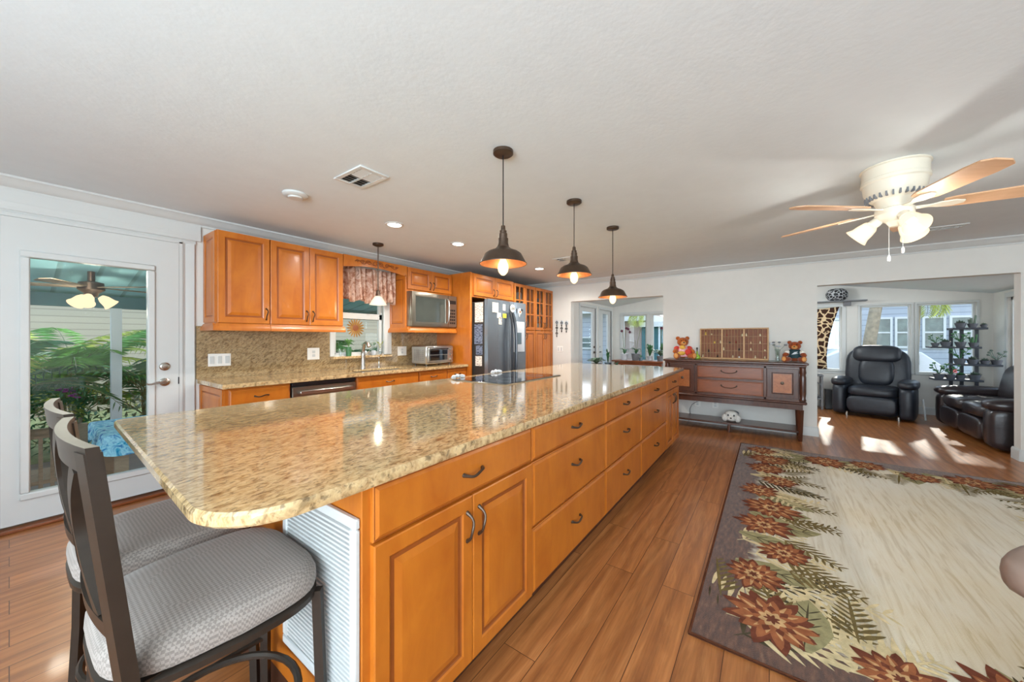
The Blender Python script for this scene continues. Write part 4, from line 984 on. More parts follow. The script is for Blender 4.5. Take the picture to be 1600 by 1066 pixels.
# ================================================================== BAR STOOLS
def stool(name, label, x, y, rz=0):
    r = thing(name, label, 'bar stool', (x, y, 0), rz, 'bar stools at the island')
    ZS = .615
    # seat cushion (front = +x)
    mb = MB(); n = 40; outl = []
    for k in range(n):
        a = 2*PI*k/n; c, s_ = math.cos(a), math.sin(a)
        px = .212*superpow(c, .5); py_ = .225*superpow(s_, .5)
        if px < 0: px *= 1.06; py_ *= 1-.12*(-px/.225)
        outl.append((px, py_))
    layers = [(.90, -.030), (.985, -.024), (1.0, -.008), (.995, .012), (.965, .028), (.90, .038), (.7, .044), (.35, .046)]
    vs = [(a*k, b*k, ZS+h) for k, h in layers for a, b in outl]
    fs = [(l*n+i, l*n+(i+1) % n, (l+1)*n+(i+1) % n, (l+1)*n+i) for l in range(len(layers)-1) for i in range(n)]
    fs += [tuple(range(n))[::-1], tuple((len(layers)-1)*n+i for i in range(n))]
    mb.add(vs, fs).build('seat', M['seat'], r, ang=60)
    mb = MB()
    fr = [(a*.95, b*.95, ZS-.045) for a, b in outl]; mb.tube(fr, .014, 6, closed=True)
    mb.box(-.17, -.19, ZS-.05, .17, .19, ZS-.031); mb.build('seat_frame', M['stoolmetal'], r)
    for s_ in (-1, 1):
        MB().tube([(.187, s_*.185, ZS-.04), (.194, s_*.192, .3), (.198, s_*.2, 0)], .0165, 4).build('leg', M['stoolmetal'], r, ang=20)
        MB().tube([(-.185, s_*.2, ZS-.03), (-.188, s_*.203, .3), (-.2, s_*.21, 0)], .0165, 4).build('leg', M['stoolmetal'], r, ang=20)
    # back: wide posts, curved top and lower rails, looping strips
    def bx(t, z):    # curved back surface: t across -1..1
        lean = -.185-.05*(z-ZS)/.47
        return Vector((lean-.002-.022*(1-t*t), t*.215, z))
    def band(path, w, th):   # flat bar following the back surface
        mb = MB(); vs = []; fs = []
        m_ = len(path)
        for i, (t, z) in enumerate(path):
            t0, z0 = path[max(i-1, 0)]; t1, z1 = path[min(i+1, m_-1)]
            d_ = Vector(((t1-t0)*.215, z1-z0)); d_.normalize(); nx_, nz_ = -d_.y, d_.x
            for sw in (-1, 1):
                p = bx(t+sw*w*nx_/.215, z+sw*w*nz_)
                for so in (-1, 1): vs.append(p+Vector((so*th, 0, 0)))
        for i in range(m_-1):
            a = i*4; b = a+4
            fs += [(a, a+1, b+1, b), (a+2, b+2, b+3, a+3), (a, b, b+2, a+2), (a+1, a+3, b+3, b+1)]
        fs += [(0, 2, 3, 1), (m_*4-4, m_*4-3, m_*4-1, m_*4-2)]
        return mb.add(vs, fs)
    zt = 1.088
    for s_ in (-1, 1):
        band([(s_*.93, ZS-.03+i*(zt-.01-ZS+.03)/14) for i in range(15)], .021, .012).build('back_post', M['stoolmetal'], r, ang=30)
    band([(-1.03+2.06*i/20, zt-.025) for i in range(21)], .026, .009).build('top_rail', M['stoolmetal'], r, ang=30)
    band([(-.93+1.86*i/16, ZS+.10) for i in range(17)], .016, .010).build('lower_rail', M['stoolmetal'], r, ang=30)
    for s_ in (-1, 1):
        band([(s_*(.62-.5*math.sin(PI*i/18)), ZS+.11+(zt-.05-ZS-.11)*i/18) for i in range(19)], .013, .009).build('back_strip', M['stoolmetal'], r, ang=30)
    mb = MB().tube([(.2*math.cos(2*PI*i/32), .2*math.sin(2*PI*i/32), .25) for i in range(32)], .011, 8, closed=True)
    mb.build('foot_ring', M['stoolmetal'], r)
    for s_ in (-1, 1): MB().tube([(.195, s_*.194, .25), (-.186, s_*.206, .25)], .009, 6).build('side_stretcher', M['stoolmetal'], r)
stool('bar_stool', 'bar stool nearest the camera with woven beige seat and dark metal back', .325, 1.235)
stool('bar_stool', 'bar stool behind the nearest one, its seat half under the granite overhang', .328, 1.735)

# ================================================================== SIDEBOARD
SX0, SX1, SY0, SY1, ST = 5.72, 6.15, -.35, 1.25, .985
r = thing('sideboard', 'dark wooden sideboard with two doors and two drawers against the far wall', 'sideboard', (5.93, .45, 0))
mb = MB().box(SX0-.02, SY0-.045, ST-.03, SX1, SY1+.045, ST, bev=.008); mb.box(SX0-.008, SY0-.025, ST-.055, SX1, SY1+.025, ST-.03, bev=.008)
mb.build('top', M['sb'], r, world=True)
mb = MB().box(SX0+.012, SY0+.02, .50, SX1-.01, SY1-.02, ST-.055); 
for y0, y1 in ((SY0+.02, SY0+.05), (.03, .06), (.84, .87), (SY1-.05, SY1-.02)): mb.box(SX0, y0, .5, SX0+.02, y1, ST-.055, bev=.003)
mb.box(SX0, SY0+.02, ST-.08, SX0+.02, SY1-.02, ST-.055); mb.box(SX0, SY0+.02, .5, SX0+.02, SY1-.02, .525); mb.box(SX0, .06, .715, SX0+.02, .84, .738)
mb.build('carcass', M['sb'], r, world=True)
MB().box(SX0-.022, SY0-.03, .465, SX1, SY1+.03, .50, bev=.012).build('base_moulding', M['sb'], r, world=True)
mb = MB().box(SX0+.01, SY0+.01, .395, SX1-.01, SY1-.01, .466); mb.build('apron', M['sb'], r, world=True)
def faceX(mb, y0, y1, z0, z1, x, R, mis, cap=0):
    m2 = MB(); m2.M = Matrix(((0, 1, 0, x), (-1, 0, 0, 0), (0, 0, 1, 0), (0, 0, 0, 1))); m2.rings(-y1, -y0, z0, z1, 0, R, mis, cap)
    b = len(mb.v); mb.v += m2.v; mb.f += [[b+i for i in f] for f in m2.f]; mb.mi += m2.mi; return mb
for k, (y0, y1) in enumerate(((SY0+.055, .026), (.874, SY1-.055))):
    o = faceX(MB(), y0, y1, .53, ST-.083, SX0+.012, [(0, 0), (0, -.014), (.004, -.016), (.05, -.016), (.058, -.006), (.066, -.006)], [0, 0, 0, 0, 0], 1).build('door', [M['sb'], M['burl']], r, world=True, ang=8)
    mb = MB(); mb.M = T(SX0+.005, (y0+y1)/2, .72) @ RY(-PI/2); mb.lathe([(.02, 0), (.02, .003), (.008, .006), (.008, .018), (.015, .024), (0, .028)], n=16); mb.build('knob', M['bronze'], o, world=True)
for z0, z1 in ((.742, ST-.083), (.53, .712)):
    o = faceX(MB(), .065, .835, z0, z1, SX0+.012, [(0, 0), (0, -.012), (.006, -.016), (.012, -.016), (.016, -.013)], [0, 0, 0, 0], 0).build('drawer', M['sbfront'], r, world=True, ang=8)
    zz = (z0+z1)/2+.01; mb = MB()
    mb.tube([(SX0-.006, .36, zz+.012), (SX0-.02, .37, zz), (SX0-.024, .41, zz-.016), (SX0-.024, .49, zz-.016), (SX0-.02, .53, zz), (SX0-.006, .54, zz+.012)], .005, 6)
    for yy in (.36, .54): mb.ell((SX0-.006, yy, zz+.013), (.006, .009, .012), nu=10, nv=6)
    mb.build('bail_handle', M['bronze'], o, world=True)
for y in (SY0-.0, SY1):
    s_ = 1 if y < 0 else -1
    for x in (SX0+.035, SX1-.045):
        mb = MB().lathe([(.018, 0), (.02, .01), (.026, .12), (.034, .34), (.036, .38), (.036, .395)], (x, y+s_*.035, 0), 4)
        mb.build('leg', M['sb'], r, world=True, ang=20)
    mb = MB().lathe([(.03, .0), (.036, .02), (.028, .04), (.034, .10), (.034, .30), (.028, .33), (.036, .36), (.03, .40), (.032, .425)], (SX0+.005, y+s_*.012, .505), 14)
    mb.build('corner_column', M['sb'], r, world=True)
MB().box(SX0+.02, SY0+.05, .105, SX1-.02, SY1-.05, .13, bev=.004).build('lower_shelf', M['sb'], r, world=True)
MB().lathe([(.02, 0), (.022, .06), (.018, .105)], (SX0+.04, .45, 0), 10).build('center_foot', M['sb'], r, world=True)

def teddy(name, label, y, x, face_rz, furm, h, shirt):
    r = thing(name, label, 'teddy bear', (x, y, ST), face_rz)
    s_ = h/.30
    def E(c, q, mi=0, rot=None): return (tuple(v*s_ for v in c), tuple(v*s_ for v in q), mi, rot)
    mb = MB()   # faces -x ; continuous furry body
    for c, q, mi, rot in (E((0, 0, .09), (.065, .075, .09)), E((-.012, 0, .225), (.062, .072, .062)),
        E((.005, .058, .275), (.018, .027, .026)), E((.005, -.058, .275), (.018, .027, .026)),
        E((-.05, .095, .105), (.065, .032, .032), 0, RZ(-.5) @ RY(-.25)), E((-.05, -.095, .105), (.065, .032, .032), 0, RZ(.5) @ RY(-.25)),
        E((-.09, .075, .037), (.085, .037, .037), 0, RZ(-.35)), E((-.09, -.075, .037), (.085, .037, .037), 0, RZ(.35)),
        E((-.165, .105, .045), (.022, .036, .045), 0, RZ(-.35)), E((-.165, -.105, .045), (.022, .036, .045), 0, RZ(.35))):
        mb.ell(c, q, nu=16, nv=10, mi=mi, rot=rot)
    mb.build('body', furm, r, ang=180)
    MB().ell((-.062*s_, 0, .208*s_), (.032*s_, .036*s_, .028*s_), nu=14, nv=8).build('muzzle', M['furlight'], r)
    MB().ell((-.094*s_, 0, .218*s_), (.008*s_, .012*s_, .008*s_), nu=10, nv=6).build('nose', M['black'], r)
    mb = MB()
    for q in (-1, 1): mb.ell((-.066*s_, q*.026*s_, .245*s_), (.006*s_, .007*s_, .007*s_), nu=8, nv=6)
    mb.build('eyes', M['black'], r)
    for q in (-1, 1): MB().ell((-.184*s_, q*.112*s_, .047*s_), (.006*s_, .026*s_, .032*s_), nu=12, nv=6, rot=RZ(-q*.35)).build('paw_pad', M['furlight'], r)
    shirt(r, s_)
M['dressred'] = plain('dress_red', rgb(206, 62, 50), .85, var=.15, scale=30)
M['dressyellow'] = plain('dress_yellow', rgb(226, 176, 76), .85, var=.1)
M['dresspink'] = plain('dress_pink', rgb(222, 170, 176), .85, var=.2, scale=30)
M['jersey'] = plain('dark_teal_jersey', rgb(20, 56, 62), .7, var=.1)
def dress(r, s_):
    prof = [(.052, .175), (.062, .16), (.078, .13), (.088, .09), (.105, .05), (.118, .03)]
    MB().lathe([(a*s_, b*s_) for a, b in prof], n=24, sx=.95).build('dress', M['dresspink'], r)
    mb = MB()
    for q in (-1, 1): mb.ell((-.022*s_, q*.078*s_, .135*s_), (.045*s_, .036*s_, .036*s_), nu=14, nv=8, rot=RZ(-q*.5))
    mb.build('sleeves', M['dressred'], r)
    MB().ell((-.052*s_, .01*s_, .15*s_), (.03*s_, .04*s_, .032*s_), nu=14, nv=8).build('collar', M['dressyellow'], r)
    mb = MB(); mb.ell((-.095*s_, .03*s_, .075*s_), (.03*s_, .05*s_, .028*s_), nu=12, nv=8); mb.build('apron_patch', M['dressyellow'], r)
    mb = MB(); mb.ell((-.082*s_, -.055*s_, .085*s_), (.036*s_, .045*s_, .05*s_), nu=12, nv=8); mb.build('skirt_panel', M['dressred'], r)
def jersey(r, s_):
    prof = [(.05, .18), (.066, .165), (.078, .13), (.08, .09), (.078, .055)]
    MB().lathe([(a*s_, b*s_) for a, b in prof], n=24, sx=.92).build('jersey', M['jersey'], r)
    mb = MB()
    for q in (-1, 1): mb.ell((-.024*s_, q*.082*s_, .13*s_), (.045*s_, .036*s_, .036*s_), nu=14, nv=8, rot=RZ(-q*.5))
    mb.build('white_sleeves', M['paper'], r)
    mb = MB(); x = -.079*s_
    mb.add([(x-.004, .035*s_, .105*s_), (x-.004, .0, .14*s_), (x-.003, -.04*s_, .15*s_), (x-.004, -.02*s_, .128*s_), (x-.003, -.045*s_, .125*s_), (x-.004, -.01*s_, .112*s_),
            (x+.012, .035*s_, .105*s_), (x+.012, .0, .14*s_), (x+.012, -.04*s_, .15*s_), (x+.012, -.02*s_, .128*s_), (x+.012, -.045*s_, .125*s_), (x+.012, -.01*s_, .112*s_)],
           [(0, 1, 2, 3, 4, 5), (6, 7, 8, 9, 10, 11)]+[(i, (i+1) % 6, 6+(i+1) % 6, 6+i) for i in range(6)])
    mb.build('wing_emblem', M['pot_white'], r)
teddy('teddy_bear', 'brown teddy bear in a colourful red, pink and yellow dress on the sideboard', 1.07, 5.95, .35, M['fur'], .335, dress)
teddy('teddy_bear', 'brown teddy bear in a dark sports jersey at the right end of the sideboard', -.27, 5.95, -.1, M['furdark'], .275, jersey)
r = thing('glass_bottle', 'small round green bottle with dark stopper on the sideboard', 'bottle', (5.95, .873, ST))
MB().lathe([(.03, .0005), (.042, .01), (.044, .03), (.032, .055), (.012, .07), (.009, .11), (.012, .115), (0, .115)], n=18).build('body', plain('lime_glass', rgb(150, 190, 60), .1, spec=.6, var=.1), r)
MB().lathe([(.007, .115), (.006, .135), (.012, .15), (.012, .165), (0, .175)], n=12).build('stopper', M['black'], r)
# display tray
TX = 6.12; TY0, TY1, TZ0, TZ1 = .005, .855, ST+.005, 1.44
r = thing('display_tray', 'wooden printer tray with many compartments leaning on the wall above the sideboard', 'display tray', (TX, .43, ST))
mb = MB(); w_ = .018
for p in ((TY0, TY1, TZ1-w_, TZ1), (TY0, TY1, TZ0-.004, TZ0+w_), (TY0, TY0+w_, TZ0+w_, TZ1-w_), (TY1-w_, TY1, TZ0+w_, TZ1-w_)): mb.box(TX-.03, p[0], p[2], TX+.03, p[1], p[3], bev=.003)
mb.build('frame', M['tray'], r, world=True)
MB().box(TX+.016, TY0+w_, TZ0+w_, TX+.022, TY1-w_, TZ1-w_).build('back_board', M['trayback'], r, world=True)
mb = MB(); iy0, iy1, iz0, iz1 = TY0+w_, TY1-w_, TZ0+w_, TZ1-w_
tw = (iy1-iy0)/3
for k in (1, 2): mb.box(TX-.03, iy0+k*tw-.011, iz0, TX+.02, iy0+k*tw+.011, iz1)
for k in range(3):
    a, b = iy0+k*tw, iy0+(k+1)*tw
    for j in ((1, 2, 3) if k < 2 else (.7, 2, 3.2)): z = iz0+(iz1-iz0)*j/4; mb.box(TX-.024, a, z-.002, TX+.018, b, z+.002)
    nn = (4, 6, 7)[k] if False else (5, 7, 7)[k]
    for i in range(1, nn): mb.box(TX-.024, a+(b-a)*i/nn-.0018, iz0, TX+.018, a+(b-a)*i/nn+.0018, iz1)
mb.build('dividers', M['tray'], r, world=True)
tc_ = [('cream', rgb(230, 214, 176)), ('white', rgb(236, 234, 228)), ('dark', rgb(48, 34, 30)), ('red-brown', rgb(150, 60, 40)), ('yellow', rgb(232, 196, 80))]
for n_, c_ in tc_: M['trk'+n_] = plain('trinket_'+n_.replace('-', '_'), c_, .5)
random.seed(3)
for k in range(3):
    nn = (5, 7, 7)[k]
    for q in range(8):
        i = (q*3+k) % nn; lv = [0, 1, 2, 3][(q+k) % 4]
        y = iy0+k*tw+tw*(i+.5)/nn
        z = iz0+(iz1-iz0)*lv/4+.003 if k < 2 else iz0+(iz1-iz0)*([0, .7, 2, 3.2][lv])/4+.003
        n_ = tc_[(q*2+k+i) % 5][0]; h = .03+.02*random.random(); w_ = min(.011, tw/nn*.38)
        kind = (q+i) % 3
        mb = MB()
        if kind == 0: mb.lathe([(w_*.8, 0), (w_, h*.3), (w_*.4, h*.6), (w_*.7, h*.8), (0, h)], n=10)
        elif kind == 1: mb.ell((0, 0, h*.35), (.009, w_, h*.35), nu=10, nv=6); mb.ell((-.002, 0, h*.8), (.007, w_*.6, h*.22), nu=10, nv=6)
        else: mb.lathe([(w_*.9, 0), (w_, h*.5), (w_*.6, h*.55), (w_*.6, h*.7), (0, h*.7)], n=8)
        o = mb.build('trinket', M['trk'+n_]); o.location = (TX-.006, y, z)
        tag(o, f'tiny {n_} trinket in a compartment of the wooden display tray', 'trinket', f'{n_} trinkets in the display tray')
# glass vase with dried stems
r = thing('glass_vase', 'clear speckled glass vase with grey dried flowers beside the display tray', 'vase', (5.97, -.09, ST))
MB().lathe([(.03, .0005), (.028, .02), (.022, .06), (.026, .12), (.034, .16), (.032, .16), (.02, .06), (.024, .01), (0, .008)], n=18).build('vase', M['clear'], r)
mb = MB(); fl = MB()
for i in range(9):
    a = i*2.4; L = .03+.06*((i*7) % 5)/5; h = .2+.07*((i*3) % 4)/4
    mb.tube([(0, 0, .01), (math.cos(a)*.012, math.sin(a)*.012, .13), (math.cos(a)*L*.6, math.sin(a)*L*1.2, h)], .0015, 4)
    fl.ell((math.cos(a)*L*.6, math.sin(a)*L*1.2, h), (.014, .018, .011), nu=8, nv=6, mi=i % 2)
mb.build('stems', M['leafgray'], r); fl.build('dried_flowers', [M['pot_white'], M['pot_gray']], r)
# white plush head on the lower shelf
r = thing('plush_toy', 'white plush dog head with dark eyes on the lower shelf of the sideboard', 'plush toy', (5.88, .43, .13))
mb = MB(); mb.ell((0, 0, .075), (.075, .085, .0745), .8, .9, 20, 12); mb.ell((-.03, .075, .05), (.035, .04, .05), nu=12, nv=8); mb.ell((-.03, -.075, .05), (.035, .04, .05), nu=12, nv=8); mb.ell((-.07, 0, .05), (.035, .045, .035), nu=14, nv=8)
mb.build('head', plain('white_plush', rgb(214, 212, 206), .95, var=.1, scale=60, bump=.6, bscale=140), r, ang=180)
mb = MB(); mb.ell((-.075, .035, .095), (.008, .011, .014), nu=10, nv=6); mb.ell((-.075, -.035, .095), (.008, .011, .014), nu=10, nv=6); mb.build('eyes', M['black'], r)
MB().ell((-.106, 0, .062), (.008, .014, .010), nu=10, nv=6).build('nose', M['black'], r)
mb = MB(); mb.ell((.02, -.03, .115), (.05, .06, .034), .9, .9, 14, 8); mb.build('grey_patch', M['pot_gray'], r)
# power cord from outlet down behind the shelf
tag(MB().tube([(XF-.012, .9, .315), (XF-.04, .92, .31), (XF-.05, .97, .27), (XF-.045, 1.0, .2), (XF-.03, 1.0, .14), (XF-.02, 1.0, .05), (XF-.03, 1.02, .005)], .004, 6).build('power_cord', M['pot_gray']), 'thin grey power cord hanging from the outlet behind the sideboard', 'cord')
# hook ornaments
for y, zt, n_, lb in ((3.345, 1.62, 3, 'black and white scroll wall ornament, longest and leftmost of three'), (3.24, 1.61, 2, 'black and white scroll wall ornament, middle of three'), (3.14, 1.60, 2, 'black and white scroll wall ornament, nearest the opening')):
    r = thing('wall_ornament', lb, 'wall ornament', (XF-.01, y, zt), group='scroll wall ornaments')
    mb = MB()
    for k in range(n_):
        z = -.03-.105*k
        for s_ in (-1, 1): mb.tube([(-.006, s_*(.028*(1-i/12)*math.cos(i*.5)), z+.036*(1-i/14)*math.sin(i*.5)) for i in range(12)], .004, 5)
        mb.ell((-.006, 0, z-.045), (.006, .012, .02), nu=8, nv=6)
    mb.tube([(-.004, 0, .03), (-.004, 0, -.03-.105*(n_-1)-.06)], .003, 5)
    mb.build('scrollwork', M['black'], r)
    mb = MB(); mb.box(-.004, -.03, -.05, .009, .03, .02, bev=.003); mb.build('back_plate', M['pot_white'], r)

# ================================================================== RUG
RX0, RX1, RY1, RY0 = 1.715, 5.215, .29, -2.15
def m_rug_field():
    b = NB('rug_field'); mp = b.mapping((1, 1, 1), (0, 0, .5))
    n = b.noise(b.mapping((1.5, 20, 1), (0, 0, -.95)), 1.6, 4, .6, .8); n2 = b.noise(mp, 1.3, 3)
    r1 = b.ramp(n, [(.36, rgb(176, 156, 116)), (.48, rgb(206, 194, 166)), (.62, rgb(214, 206, 184)), (.75, rgb(188, 176, 150))])
    r2 = b.ramp(n2, [(.35, rgb(200, 182, 146)), (.6, rgb(206, 200, 186))])
    m = b.mix(.42, r1, r2)
    # dark border grows from the edge with a ragged inner line
    s_ = b.n('ShaderNodeSeparateXYZ'); b.l(b.co, 'Object', s_, 0)
    hx, hy = (RX1-RX0)/2, (RY1-RY0)/2
    ax = b.math('SUBTRACT', hx, b.math('ABSOLUTE', s_, ao=0)); ay = b.math('SUBTRACT', hy, b.math('ABSOLUTE', s_, ao=1))
    dd = b.math('MINIMUM', ax, ay); nn = b.noise(b.mapping((1, 1, 1)), 5, 4, .65)
    d2 = b.math('ADD', dd, b.math('MULTIPLY', b.math('SUBTRACT', nn, .5), .34))
    k = b.ramp(d2, [(.20, 1.0), (.27, 0.0)])
    nb = b.noise(b.mapping((4, 14, 1), (0, 0, .6)), 4, 3)
    dk = b.ramp(nb, [(.35, rgb(70, 42, 26)), (.6, rgb(98, 62, 40)), (.75, rgb(118, 86, 58))])
    m2 = b.mix(k, m, dk, ao=2); b.col(m2)
    b.bump(b.noise(b.mapping(), 260, 2), .5, .004)
    return b.set(.95, 0, .15, sheen=.3)
def rugc(n_, c, var=.2): return plain(n_, c, .95, spec=.1, var=var, scale=26, bump=.4, bscale=260)
RM = [m_rug_field(), rugc('rug_binding', rgb(92, 54, 36)), rugc('rug_petal_rust', rgb(152, 94, 62)), rugc('rug_petal_light', rgb(194, 150, 104)), rugc('rug_petal_dark', rgb(110, 62, 46)),
      rugc('rug_center', rgb(196, 158, 112)), rugc('rug_leaf_olive', rgb(112, 96, 60)), rugc('rug_leaf_cream', rgb(206, 188, 146)), rugc('rug_leaf_dark', rgb(76, 68, 50)), rugc('rug_leaf_sage', rgb(150, 142, 104))]
ox, oy = (RX0+RX1)/2, (RY0+RY1)/2
mb = MB(); hx, hy = (RX1-RX0)/2, (RY1-RY0)/2
mb.box(-hx+.012, -hy+.012, 0, hx-.012, hy-.012, .012, 0)
mb.tube([(-hx+.008, -hy+.008, .007), (hx-.008, -hy+.008, .007), (hx-.008, hy-.008, .007), (-hx+.008, hy-.008, .007)], .0085, 8, mi=1, closed=True)
random.seed(11)
zc_ = [0.0122]
def lay(): zc_[0] += .000001; return zc_[0]
def petal(cx, cy, a, L, w, mi, z=None, r0=0.0, rag=.0):
    z = lay() if z is None else z
    c, s_ = math.cos(a), math.sin(a); vs = []
    prof = [(0, .25), (.2, .7), (.45, 1), (.7, .82), (.88, .42), (1.0, 0)]
    L_ = [(r0+L*t, w*k*(1+rag*random.uniform(-1, 1))) for t, k in prof]
    pts = [(u, v) for u, v in L_] + [(u, -v) for u, v in L_[-2::-1]]
    vs = [(cx+u*c-v*s_, cy+u*s_+v*c, z) for u, v in pts]
    if any(abs(p[0]) > hx-.03 or abs(p[1]) > hy-.03 for p in vs): return
    mb.add(vs, [tuple(range(len(vs)))], mi)
def flower(cx, cy, R_, rot=0.0):
    n = 13
    for i in range(n): petal(cx, cy, rot+2*PI*i/n+random.uniform(-.1, .1), R_*random.uniform(.85, 1.12), R_*.2, 4, rag=.15)
    for i in range(n): a = rot+2*PI*(i+.15)/n; petal(cx, cy, a+random.uniform(-.1, .1), R_*random.uniform(.72, .98), R_*.15, 2, rag=.2)
    for i in range(n): a = rot+2*PI*(i+.3)/n; petal(cx, cy, a, R_*.8*random.uniform(.7, 1), R_*.055, 3, rag=.2)
    for i in range(9): petal(cx, cy, rot+2*PI*(i+.5)/9, R_*.52, R_*.12, 4)
    for i in range(9): petal(cx, cy, rot+2*PI*(i)/9, R_*.46, R_*.085, 2)
    for i in range(8): petal(cx, cy, rot+2*PI*i/8, R_*.30, R_*.09, 5)
    for i in range(7): petal(cx, cy, rot+.3+2*PI*i/7, R_*.18, R_*.04, 4)
def fern(cx, cy, a, L, mi, n=9, w=.02, sp=.55):
    petal(cx, cy, a, L, .008, mi)
    for i in range(1, n):
        t = i/n; px_, py__ = cx+math.cos(a)*L*t, cy+math.sin(a)*L*t; l_ = L*sp*(1-t*.75)*.8
        for s_ in (-1, 1): petal(px_, py__, a+s_*.85, l_, w*(1-.5*t), mi, rag=.15)
def leaf(cx, cy, a, L, w, mi, vein=8):
    petal(cx, cy, a, L, w, mi, rag=.12); petal(cx, cy, a, L*.96, .005, vein)
    for t in (.25, .4, .55, .7):
        for s_ in (-1, 1): petal(cx+math.cos(a)*L*t, cy+math.sin(a)*L*t, a+s_*.7, w*1.0*(1-.5*abs(t-.4)), .004, vein)
# border sprays along all four edges: position = distance along an edge, direction inward
def edge_pt(s_, d):
    per = [(2*hx, (-hx, hy), (1, 0), (0, -1)), (2*hy, (hx, hy), (0, -1), (-1, 0)), (2*hx, (hx, -hy), (-1, 0), (0, 1)), (2*hy, (-hx, -hy), (0, 1), (1, 0))]
    for L, o, t, n in per:
        if s_ <= L: return o[0]+t[0]*s_+n[0]*d, o[1]+t[1]*s_+n[1]*d, math.atan2(n[1], n[0])
        s_ -= L
tot = 4*(hx+hy); s_ = .1
while s_ < tot-.1:
    x, y, a = edge_pt(s_, .12+.1*random.random())
    k = random.random()
    if k < .3: fern(x, y, a+random.uniform(-.9, .9), .42+.2*random.random(), 7, 10, .016)
    elif k < .55: leaf(x, y, a+random.uniform(-1, 1), .38, .085, 9)
    elif k < .8: fern(x, y, a+random.uniform(-.9, .9), .50, 8, 11, .013, .5)
    else: leaf(x, y, a+random.uniform(-.8, .8), .34, .06, 7, 6)
    if random.random() < .6: fern(*edge_pt(s_+.06, .34)[:2], a+random.uniform(-1.1, 1.1), .36, 6, 9, .012, .5)
    s_ += .125
done = []
s_ = .30; i = 0
while s_ < tot-.2:
    d = (.30, .22, .36, .26)[i % 4]; R_ = (.19, .15, .14, .17)[i % 4]
    x, y, a = edge_pt(s_, d)
    if all(math.hypot(x-p[0], y-p[1]) > .24 for p in done): flower(x, y, R_, random.random()); done.append((x, y))
    i += 1; s_ += .33
o = mb.build('area_rug', RM, None, ang=30, normals=False); o.location = (ox, oy, 0.0002)
tag(o, 'large beige area rug with brown border of rust flowers and leaves', 'rug')

# armchair whose padded arm reaches into the frame at the right edge
r = thing('armchair', 'taupe leather armchair, only its rounded padded arm showing at the right edge over the rug', 'chair', (1.578, -.66, .0125), YAW-PI/2)
# local x runs along the arm, away from the tip
MB().ell((.03, 0, .675), (.23, .075, .082), .8, .75, 24, 14).build('arm_pad', M['taupe'], r, ang=60)
MB().box(.05, -.04, .05, .62, .04, .61, bev=.03).build('arm', M['taupe'], r)
MB().box(.05, -.70, .05, .62, -.62, .61, bev=.03).build('arm', M['taupe'], r)
MB().ell((.34, -.33, .36), (.32, .30, .12), .4, .4, 24, 12).build('seat', M['taupe'], r, ang=60)
MB().ell((.68, -.33, .55), (.11, .34, .50), .4, .4, 24, 12).build('backrest', M['taupe'], r, ang=60)
for a in (.1, .6):
    for b in (-.66, 0): MB().lathe([(.02, 0), (.024, .06)], (a, b, 0), 10).build('leg', M['sb'], r)

# ================================================================== SUNROOM FURNITURE
def cushion(mb, c, q, e1=.45, e2=.45, rot=None, mi=0): return mb.ell(c, q, e1, e2, 24, 14, mi, rot)
# recliner (front = -x)
r = thing('recliner', 'black leather recliner facing the room in front of the sunroom windows', 'recliner', (8.42, -1.43, 0), math.radians(-16))
cushion(MB(), (0.02, 0, .21), (.36, .30, .165), .25, .3).build('base', M['leather'], r, ang=60)
cushion(MB(), (-.05, 0, .42), (.36, .30, .09), .5, .4).build('seat', M['leather'], r, ang=60)
cushion(MB(), (-.36, 0, .22), (.06, .29, .135), .5, .3).build('footrest', M['leather'], r, ang=60)
cushion(MB(), (.27, 0, .70), (.11, .40, .42), .5, .45, RY(.16)).build('backrest', M['leather'], r, ang=60)
cushion(MB(), (.20, 0, .72), (.09, .22, .24), .6, .5, RY(.16)).build('lumbar_cushion', M['leather'], r, ang=60)
cushion(MB(), (.25, 0, 1.02), (.12, .30, .15), .6, .55, RY(.18)).build('headrest', M['leather'], r, ang=60)
for q in (-1, 1):
    o = cushion(MB(), (-.04, q*.39, .28), (.37, .095, .255), .3, .45).build('arm', M['leather'], r, ang=60)
    cushion(MB(), (-.10, q*.395, .56), (.32, .115, .075), .7, .6).build('arm_pad', M['leather'], o, ang=60)
mb = MB()
for a in (-.28, .28):
    for b in (-.3, .3): mb.lathe([(.02, 0), (.02, .06)], (a, b, 0), 10)
mb.build('feet', M['steel'], r)
# loveseat along the right wall (front = +y)
r = thing('loveseat', 'dark leather reclining loveseat along the right wall of the sunroom', 'sofa', (7.32, -2.43, 0))
cushion(MB(), (0, -.02, .22), (.66, .36, .17), .25, .3).build('base', M['leatherb'], r, ang=60)
for q in (-1, 1):
    cushion(MB(), (q*.31, .03, .41), (.325, .37, .095), .5, .4).build('seat_cushion', M['leatherb'], r, ang=60)
    cushion(MB(), (q*.31, -.26, .66), (.33, .14, .28), .55, .5, RX(.18)).build('back_cushion', M['leatherb'], r, ang=60)
    cushion(MB(), (q*.31, .35, .20), (.32, .06, .13), .5, .3).build('footrest', M['leatherb'], r, ang=60)
    o = cushion(MB(), (q*.74, .0, .26), (.115, .40, .245), .35, .4).build('arm', M['leatherb'], r, ang=60)
    cushion(MB(), (q*.74, .0, .525), (.14, .42, .085), .75, .55).build('arm_pad', M['leatherb'], o, ang=60)
cushion(MB(), (0, -.33, .55), (.70, .09, .36), .4, .3).build('back_frame', M['leatherb'], r, ang=60)
tag(MB().tube([(8.38, -1.97, .33), (8.30, -1.98, .012)], .012, 8).build('floor_rod', M['white']), 'thin white rod leaning between recliner and loveseat', 'rod')
